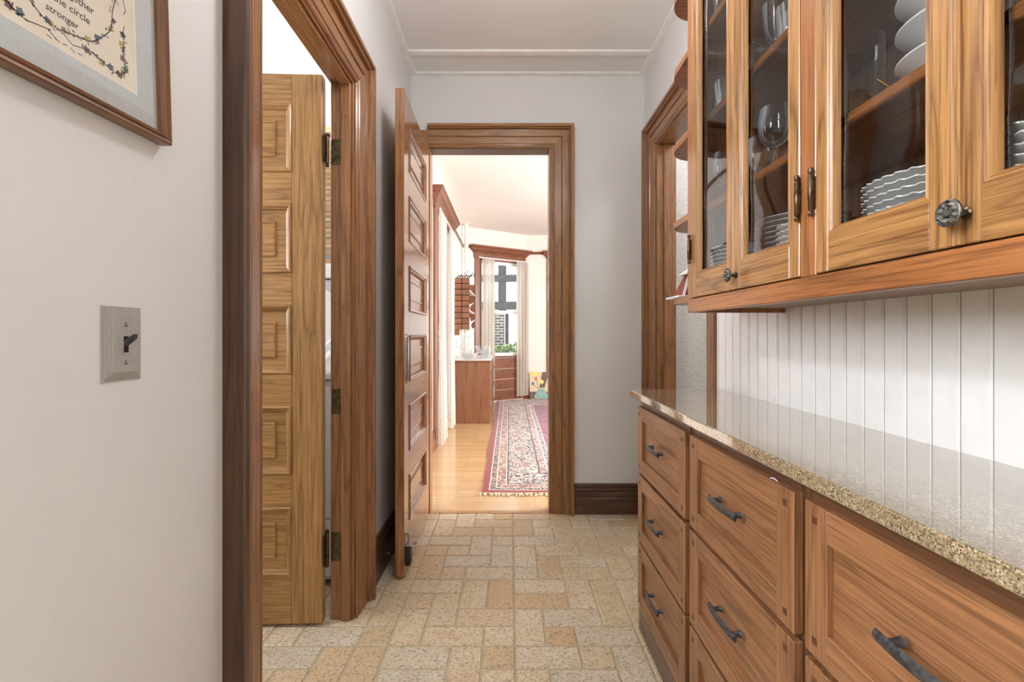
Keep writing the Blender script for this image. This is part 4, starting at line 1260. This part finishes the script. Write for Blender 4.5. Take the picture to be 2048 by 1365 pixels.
def header(parent, p0, p1, U, ax):
    """window head with crown; ends returned by scaling the projection"""
    p0, p1, U = V(p0), V(p1), V(U)
    d = (p1 - p0).normalized()
    ra = [p0 + d * (0.115 - u) + U * u + V((0, 0, w_)) for u, w_ in HEAD]
    rb = [p1 - d * (0.115 - u) + U * u + V((0, 0, w_)) for u, w_ in HEAD]
    wa = [p0 + d * (0.115 - u) + V((0, 0, w_)) for u, w_ in HEAD]
    wb = [p1 - d * (0.115 - u) + V((0, 0, w_)) for u, w_ in HEAD]
    g = G().rings([ra, rb], True, False, False)
    g.rings([wa, ra], False); g.rings([rb, wb], False)
    return obj('window_head', g, CHERRY[ax], parent, 25)

# left window
w2 = empty('window_2', (DW, 5.18, 0.1), kind='structure')
header(w2, (DW, 4.40, 2.39), (DW, 5.97, 2.39), (1, 0, 0), 'Y')
obj('casing_leg', G().box(DW, DW + 0.03, 4.50, 4.64, 0, 2.39, 0.003), CHERRY['Z'], w2)
obj('casing_leg', G().box(DW, DW + 0.03, 5.73, 5.87, 0, 2.39, 0.003), CHERRY['Z'], w2)
obj('sash', G().frame(4.64, 5.73, 0.12, 2.38, [(0, 0), (0, 0.03), (0.06, 0.03), (0.06, 0)], lambda a, b, v: V((DW - 0.03 - v, a, b))), CHERRY['Z'], w2)
obj('meeting_rail', G().box(DW - 0.06, DW - 0.03, 4.7, 5.67, 1.2, 1.25), CHERRY['Y'], w2)
obj('pane', G().box(DW - 0.047, DW - 0.043, 4.70, 5.67, 0.18, 2.32), M['pane'], w2)

# bay window
w1 = empty('window_1', B(0.74, 0, 0.7), kind='structure')
header(w1, B(0.115, 0, 2.39), B(1.30, 0, 2.39), BN, 'X')
def bobj(name, s0, s1, n0, n1, z0, z1, mat, par): return obj(name, bbox(G(), s0, s1, n0, n1, z0, z1), mat, par)
bobj('casing_leg', 0.22, 0.31, 0, 0.03, 0, 2.39, CHERRY['Z'], w1)
bobj('casing_leg', 1.17, 1.25, 0, 0.03, 0, 2.39, CHERRY['Z'], w1)
bobj('window_sill', 0.30, 1.18, -0.09, 0.05, 0.735, 0.765, CHERRY['X'], w1)
for k in range(4):
    z0 = 0.02 + 0.178 * k
    bobj('apron_panel', 0.33, 1.15, 0.001, 0.014 + 0.004 * (k % 2), z0, z0 + 0.168, CHERRY['X'], w1)
WS = M['trimwhite']
def sash(s0, s1, z0, z1, n, par, name):
    st = obj(name, bbox(G(), s0, s0 + 0.04, n - 0.03, n, z0, z1), WS, par)
    obj('sash_stile', bbox(G(), s1 - 0.04, s1, n - 0.03, n, z0, z1), WS, st)
    obj('sash_rail', bbox(G(), s0 + 0.04, s1 - 0.04, n - 0.03, n, z0, z0 + 0.05), WS, st)
    obj('sash_rail', bbox(G(), s0 + 0.04, s1 - 0.04, n - 0.03, n, z1 - 0.05, z1), WS, st)
    obj('pane', bbox(G(), s0 + 0.04, s1 - 0.04, n - 0.017, n - 0.013, z0 + 0.05, z1 - 0.05), M['pane'], st)
sash(0.345, 1.135, 1.485, 2.36, -0.055, w1, 'upper_sash')
sash(0.345, 1.135, 0.765, 1.535, -0.02, w1, 'lower_sash')
bobj('side_track', 0.31, 0.345, -0.09, 0.0, 0.765, 2.38, CHERRY['Z'], w1)
bobj('side_track', 1.135, 1.17, -0.09, 0.0, 0.765, 2.38, CHERRY['Z'], w1)
bobj('head_track', 0.345, 1.135, -0.09, 0.0, 2.36, 2.38, CHERRY['X'], w1)
# far window (mostly hidden by the door jamb)
w4 = empty('window_4', (1.32, 8.03, 0.7), kind='structure')
header(w4, (0.58, 8.03, 2.39), (2.08, 8.03, 2.39), (0, -1, 0), 'X')
obj('casing_leg', G().box(0.66, 0.75, 8.0, 8.03, 0.19, 2.39, 0.003), CHERRY['Z'], w4)
obj('casing_leg', G().box(1.9, 1.99, 8.0, 8.03, 0.19, 2.39, 0.003), CHERRY['Z'], w4)
obj('window_sash', G().frame(0.75, 1.9, 0.75, 2.38, [(0, 0), (0, 0.03), (0.05, 0.03), (0.05, 0)], lambda a, b, v: V((a, 8.07 + v, b))), WS, w4)
obj('pane', G().box(0.8, 1.85, 8.083, 8.087, 0.8, 2.33), M['pane'], w4)

# curtains
def curtain(name, p0, dirv, nrm, length, z0, z1, folds, amp, label, flare=0.0):
    p0, dirv, nrm = V(p0), V(dirv), V(nrm)
    g = G()
    nu, nv = folds * 10, 26
    uvl = g.bm.loops.layers.uv.new('UVMap')
    vs = []
    for i in range(nu + 1):
        row = []
        for j in range(nv + 1):
            u, v = i / nu, j / nv
            z = z1 + (z0 - z1) * v
            a = amp * (0.55 + 0.6 * v) * math.sin(u * folds * 2 * PI + 0.5 * math.sin(v * 3 + u * 5)) + 0.006 * math.sin(u * 31 + v * 6)
            wdt = length * (1 + flare * v)
            p = p0 + dirv * (u * wdt) + nrm * a
            row.append((g.bm.verts.new((p.x, p.y, z)), (u, v)))
        vs.append(row)
    for i in range(nu):
        for j in range(nv):
            q = [vs[i][j], vs[i + 1][j], vs[i + 1][j + 1], vs[i][j + 1]]
            f = g.bm.faces.new([k[0] for k in q])
            for lp, k in zip(f.loops, q): lp[uvl].uv = k[1]
    return obj(name, g, M['lace'], None, 180, label=label, cat='curtain', group='lace curtains in the dining room')
CX = DW + 0.06
curtain('lace_curtain', (CX, 4.56, 0), (0, 1, 0), (1, 0, 0), 0.40, 0.03, 2.375, 5, 0.026, 'cream lace curtain hanging nearest the dresser door side of the left window')['label'] = 'cream lace curtain panel of the left dining window, nearer the doorway'
curtain('lace_curtain', (CX, 5.36, 0), (0, 1, 0), (1, 0, 0), 0.32, 0.03, 2.375, 5, 0.026, 'cream lace curtain panel of the left dining window, nearer the dresser')
curtain('lace_curtain', B(0.32, 0.075, 0), BE, BN, 0.24, 0.07, 2.375, 4, 0.024, 'cream lace curtain left of the bay window, behind the dresser')
curtain('lace_curtain', B(0.99, 0.075, 0), BE, BN, 0.25, 0.07, 2.375, 4, 0.024, 'cream lace curtain right of the bay window, beside the leaning painting')
curtain('lace_curtain', (0.80, 7.93, 0), (1, 0, 0), (0, -1, 0), 0.22, 0.05, 2.375, 4, 0.022, 'cream lace curtain at the far window, just behind the door jamb')
def rod(p0, p1, label):
    p0, p1 = V(p0), V(p1)
    t = empty('curtain_rod', p0, label=label, cat='curtain rod')
    obj('rod', G().tube([p0, p1], 0.008, 10), M['trimwhite'], t, 50)
    for p in (p0, p1):
        obj('finial', G().lathe([(0.0001, -0.014), (0.010, -0.010), (0.013, 0), (0.010, 0.010), (0.0001, 0.014)], p, 12), M['trimwhite'], t, 50)
rod((CX, 4.56, 2.385), (CX, 5.80, 2.385), 'white curtain rod across the left dining window')
rod(B(0.27, 0.075, 2.385), B(1.25, 0.075, 2.385), 'white curtain rod across the bay window')

# radiator riser pipe in the corner
rpipe = empty('riser_pipe', (-0.672, 7.16, 0), label='cream painted heating riser pipe in the dining room corner', cat='pipe')
obj('pipe', G().tube([V((-0.672, 7.16, 0)), V((-0.672, 7.16, DC))], 0.035, 16), M['dining_wall'], rpipe, 60)
obj('ceiling_collar', G().lathe([(0.036, DC - 0.012), (0.075, DC - 0.008), (0.078, DC), (0.036, DC)], (-0.672, 7.16, 0), 24), M['dining_wall'], rpipe, 40)

# dresser
dr = empty('dresser', (-0.5, 6.4, 0), label='long low brown wooden dresser against the left dining wall', cat='dresser')
DXF = -0.246
obj('end_panel', G().box(DW + 0.03, DXF, 5.80, 5.825, 0.0, 0.78, 0.002), WALNUT['Z'], dr)
obj('end_panel', G().box(DW + 0.03, DXF, 7.0, 7.025, 0.0, 0.78, 0.002), WALNUT['Z'], dr)
obj('carcass', G().box(DW + 0.03, DXF - 0.02, 5.825, 7.0, 0.06, 0.78), WALNUT['Y'], dr)
obj('top', G().box(DW + 0.02, DXF + 0.012, 5.785, 7.04, 0.7805, 0.80, 0.002), M['grey_enamel'] if False else WALNUT['Y'], dr)
obj('glass_top', G().box(DW + 0.02, DXF + 0.014, 5.78, 7.045, 0.8005, 0.807, 0.001), M['white_enamel'], dr)
for ky in range(3):
    for kz in range(3):
        y0 = 5.83 + ky * 0.389; z0 = 0.07 + kz * 0.235
        dd = obj('drawer', G().box(DXF - 0.0195, DXF + 0.004, y0, y0 + 0.38, z0, z0 + 0.225, 0.003), WALNUT['Y'], dr)
        for yy in (y0 + 0.09, y0 + 0.29):
            obj('pull', G().tube([V((DXF + 0.004, yy - 0.045, z0 + 0.12)), V((DXF + 0.02, yy - 0.03, z0 + 0.10)), V((DXF + 0.022, yy, z0 + 0.09)), V((DXF + 0.02, yy + 0.03, z0 + 0.10)), V((DXF + 0.004, yy + 0.045, z0 + 0.12))], 0.005, 8), M['chrome'], dd, 50)

# glassware on the dresser
def wavy(n, a): return lambda r, h, t: (r * (1 + a * math.cos(n * t)), h)
T = 0.8072
pt_ = empty('glass_pitcher', (-0.58, 6.14, T), label='tall cut glass pitcher on the dresser', cat='pitcher')
obj('body', G().lathe([(0.0001, T + 0.004), (0.06, T), (0.062, T + 0.006), (0.05, T + 0.03), (0.075, T + 0.08), (0.085, T + 0.14), (0.07, T + 0.21), (0.058, T + 0.25), (0.075, T + 0.31), (0.072, T + 0.31), (0.054, T + 0.25), (0.08, T + 0.14), (0.0001, T + 0.02)], (-0.58, 6.14, 0), 112, 'Z', wavy(14, 0.035)), M['cut'], pt_, 40)
obj('handle', G().tube([V((-0.65, 6.14, T + 0.27)), V((-0.69, 6.14, T + 0.27)), V((-0.715, 6.14, T + 0.22)), V((-0.70, 6.14, T + 0.15)), V((-0.66, 6.14, T + 0.11))], 0.008, 8), M['cut'], pt_, 50)
goblet('cut_glass_bowl', (-0.52, 5.91, T), [(0.0001, 0.004), (0.05, 0.0), (0.055, 0.006), (0.09, 0.035), (0.115, 0.085), (0.111, 0.085), (0.085, 0.04), (0.0001, 0.015)], M['cut'], 'wide cut glass bowl in front of the pitcher', 'bowl', rad=wavy(16, 0.035))
goblet('glass_compote', (-0.38, 6.2, T), [(0.0001, 0.004), (0.05, 0.0), (0.05, 0.005), (0.012, 0.02), (0.012, 0.06), (0.05, 0.08), (0.085, 0.17), (0.081, 0.17), (0.045, 0.09), (0.0001, 0.07)], M['cut'], 'stemmed glass compote right of the pitcher', 'compote', rad=wavy(14, 0.03))
goblet('glass_jar', (-0.31, 6.35, T), tumprof(0.16, 0.055), M['cut'], 'cut glass jar at the front edge of the dresser', 'jar', rad=wavy(12, 0.03))

# wall shelf with grooved ends
ws = empty('wall_shelf', (-0.645, 6.7, 1.19), label='wooden hanging shelf with grid-grooved end above the dresser', cat='shelf')
SX1 = -0.535
obj('end_board', G().box(DW, SX1 - 0.006, 6.214, 6.228, 1.20, 1.90), M['dark'], ws)
blk = None
for i in range(2):
    for j in range(9):
        a0 = DW + 0.003 + i * 0.107; z0 = 1.20 + j * 0.0783
        if blk is None: blk = obj('block', G().box(a0, a0 + 0.097, 6.20, 6.214, z0, z0 + 0.069, 0.002), WALNUT['X'], ws)
        else: inst(blk, ws, V((i * 0.107, 0, j * 0.0783)))
obj('end_board', G().box(DW, SX1, 7.1, 7.12, 1.20, 1.90), WALNUT['Z'], ws)
obj('back_board', G().box(DW, DW + 0.012, 6.228, 7.1, 1.20, 1.90), CHERRY['Y'], ws)
for z in (1.22, 1.46, 1.74):
    obj('shelf_board', G().box(DW + 0.012, SX1, 6.228, 7.1, z - 0.018, z, 0.002), M['trimwhite'], ws)
obj('bracket', G().box(DW, DW + 0.07, 6.24, 6.26, 1.12, 1.20), WALNUT['Z'], ws)
# things on the shelf
def figurine(loc, s, label):
    x, y, z = loc
    t = empty('figurine', loc, label=label, cat='ornament')
    obj('body', G().lathe([(0.0001, 0), (0.035 * s, 0), (0.038 * s, 0.01 * s), (0.025 * s, 0.03 * s), (0.04 * s, 0.06 * s), (0.03 * s, 0.09 * s), (0.014 * s, 0.105 * s), (0.02 * s, 0.12 * s), (0.012 * s, 0.138 * s), (0.0001, 0.142 * s)], (x, y, z), 20), M['porcelain'], t, 50)
    obj('wing', G().grid(lambda u, v: V((x + 0.02 * s + 0.06 * s * u, y + 0.004 * math.sin(u * 3), z + 0.05 * s + 0.05 * s * u * (1 - 0.4 * v) + 0.03 * s * v)), 6, 4), M['porcelain'], t, 180)
figurine((-0.575, 6.34, 1.4605), 1.0, 'white porcelain figurine on the middle shelf of the hanging shelf')
figurine((-0.575, 6.52, 1.2205), 1.1, 'white porcelain figurine on the lowest shelf of the hanging shelf')
g = G()
sil = empty('silver_branch', (-0.60, 6.26, 1.9), label='silvery twisted branch ornament on top of the hanging shelf', cat='ornament')
for k in range(6):
    x = -0.72 + 0.035 * k
    obj('twig', G().tube([V((x, 6.25, 1.905)), V((x + 0.03, 6.25, 1.935 + 0.01 * (k % 2))), V((x + 0.06, 6.26, 1.925)), V((x + 0.085, 6.25, 1.955 + 0.03 * (k % 3)))], [0.008, 0.007, 0.006, 0.003], 7), M['pewter'], sil, 50)

# picture on the dining left wall
pk = empty('dark_framed_picture', (DW, 4.1, 1.4), label='thin black picture edge on the dining wall beside the swing door', cat='picture')
obj('frame', G().frame(3.72, 4.24, 1.33, 1.95, [(0, 0), (0, 0.025), (0.03, 0.025), (0.03, 0)], lambda a, b, v: V((DW + v, a, b))), M['dark'], pk)
obj('print', G().box(DW, DW + 0.01, 3.75, 4.21, 1.36, 1.92), M['paint_dark'], pk)

# leaning flower painting
fp = empty('flower_painting', (0.57, 7.95, 0), label='unframed painting of flowers in a teal vase leaning on the far wall', cat='painting')
TA = math.radians(6)
def Q(u, v, w_=0.0):  # on the painting: u across, v up, w out
    return V((0.355 + u, 7.935 + v * math.sin(TA) - w_ * math.cos(TA), 0.004 + v * math.cos(TA)))
def qbox(g, u0, u1, v0, v1, w0, w1):
    r = lambda w_: [Q(u0, v0, w_), Q(u1, v0, w_), Q(u1, v1, w_), Q(u0, v1, w_)]
    return g.rings([r(w0), r(w1)], True, True, True)
cv = obj('canvas', qbox(G(), 0, 0.42, 0.0, 0.47, -0.02, 0), M['paint_tan'], fp)
def qpoly(name, pts, mat, w_): obj(name, G().face([Q(u, v, w_) for u, v in pts]), mat, cv)
qpoly('painted_ground', [(0, 0), (0.42, 0), (0.42, 0.13), (0, 0.13)], M['paint_dark'], 0.0006)
qpoly('painted_sky', [(0.01, 0.40), (0.19, 0.42), (0.19, 0.468), (0.01, 0.468)], M['paint_lemon'], 0.0006)
qpoly('painted_shade', [(0.17, 0.20), (0.26, 0.2), (0.32, 0.40), (0.31, 0.468), (0.22, 0.468), (0.20, 0.38)], M['paint_dark'], 0.0007)
qpoly('painted_vase', [(0.085, 0.01), (0.08, 0.06), (0.13, 0.13), (0.15, 0.18), (0.26, 0.18), (0.27, 0.14), (0.32, 0.07), (0.31, 0.01)], M['paint_teal'], 0.0009)
def qdisc(u, v, r, mat, k=6):
    qpoly('painted_flower', [(u + r * (1 if i % 2 else 0.55) * math.cos(PI * i / k), v + r * (1 if i % 2 else 0.55) * math.sin(PI * i / k)) for i in range(2 * k)], mat, 0.0012)
qdisc(0.11, 0.355, 0.04, M['paint_orange'], 4); qdisc(0.21, 0.30, 0.05, M['paint_lemon'], 6); qdisc(0.055, 0.27, 0.035, M['flowerb'], 7); qdisc(0.25, 0.40, 0.03, M['flowerr'], 5)
for (a, b) in (((0.11, 0.34), (0.16, 0.18)), ((0.21, 0.27), (0.19, 0.18)), ((0.06, 0.26), (0.14, 0.18))):
    qpoly('painted_stem', [(a[0] - 0.004, a[1]), (a[0] + 0.004, a[1]), (b[0] + 0.004, b[1]), (b[0] - 0.004, b[1])], M['leafg'], 0.0010)

# rug
RX0, RX1, RY0, RY1 = -0.20, 2.70, 3.255, 7.86
rug = empty('oriental_rug', ((RX0 + RX1) / 2, (RY0 + RY1) / 2, 0), label='large red and navy oriental rug with cream fringe on the dining floor', cat='rug')
def rp_(u, v):
    x = RX0 + u * (RX1 - RX0); y = RY0 + v * (RY1 - RY0)
    e = 0.008 * math.sin(v * 17) + 0.005 * math.sin(v * 41 + 1) if u < 0.02 else 0
    return V((x + e, y, 0.009 + 0.0015 * math.sin(x * 7 + y * 3)))
g = G().grid(rp_, 60, 96)
obj('pile', g, M['rug'], rug, 180)
obj('backing', G().box(RX0 + 0.01, RX1 - 0.01, RY0 + 0.004, RY1 - 0.004, 0.0005, 0.0068), M['fringe'], rug)
for (yy, sg, nm) in ((RY0, -1, 'fringe'), (RY1, 1, 'fringe')):
    g = G()
    x = RX0
    rf = random.Random(8 + sg)
    while x < RX1:
        L_ = rf.uniform(0.03, 0.06)
        dx = rf.uniform(-0.02, 0.02)
        h = rf.uniform(0.004, 0.012)
        g.rings([[V((x, yy, 0.004)), V((x + 0.009, yy, 0.004)), V((x + 0.009, yy, 0.010)), V((x, yy, 0.010))],
                 [V((x + dx * .5, yy + sg * L_ * .5, 0.003)), V((x + 0.011 + dx * .5, yy + sg * L_ * .5, 0.003)), V((x + 0.011 + dx * .5, yy + sg * L_ * .5, 0.006 + h)), V((x + dx * .5, yy + sg * L_ * .5, 0.006 + h))],
                 [V((x + dx, yy + sg * L_, 0.001)), V((x + 0.012 + dx, yy + sg * L_, 0.001)), V((x + 0.012 + dx, yy + sg * L_, 0.005)), V((x + dx, yy + sg * L_, 0.005))]], True, True, True)
        x += 0.0125
    obj(nm, g, M['fringe'], rug, kind='stuff')
obj('threshold_strip', G().box(-0.503, 0.252, 2.90, 2.945, -0.002, 0.003, 0.001), wood((206, 160, 104), (160, 116, 70), 'X'), ft)

# ------------------------------------------------------------------ outside the bay window
structure('ground', G().box(-14, 14, 8.6, 40, -0.7, -0.6), M['soil'])
po = empty('porch', (-0.2, 12.0, -0.6), label='grey timber porch frame standing on a brick pier outside', cat='porch')
obj('post', G().box(-0.29, -0.08, 12.0, 12.2, 1.75, 3.6), M['timber'], po)
obj('beam', G().box(-1.2, 0.9, 11.96, 12.2, 2.52, 2.68), M['timber'], po)
obj('beam', G().box(-1.2, 0.9, 11.96, 12.2, 1.78, 1.98), M['timber'], po)
obj('pier', G().box(-1.1, -0.12, 11.98, 12.3, -0.6, 1.72), M['brick'], po)
obj('drain_pipe', G().tube([V((-0.06, 12.1, -0.6)), V((-0.06, 12.1, 1.75))], 0.045, 12), M['timber'], po, 50)
obj('window_box', G().frame(-0.02, 0.22, 2.70, 3.0, [(0, 0), (0, 0.05), (0.03, 0.05), (0.03, 0)], lambda a, b, v: V((a, 12.1 - v, b))), M['siding'], po)
g = G()
rh = random.Random(4)
for i in range(9000):
    x = rh.uniform(-1.6, 0.9); y = rh.uniform(10.6, 11.3)
    z = -0.6 + 1.5 * rh.random() ** 0.6 + 0.05 * math.sin(x * 5)
    a, b = rh.uniform(0, 6.28), rh.uniform(-0.8, 0.8)
    s = rh.uniform(0.03, 0.055)
    d = V((math.cos(a), math.sin(a), b)) * s
    n = V((-math.sin(a), math.cos(a), rh.uniform(-.6, .6))) * s * 0.5
    c = V((x, y, z))
    g.face([c - d, c + n, c + d, c - n])
obj('hedge', g, M['leaf'], None, label='clipped green hedge growing under the bay window', cat='hedge', kind='stuff')
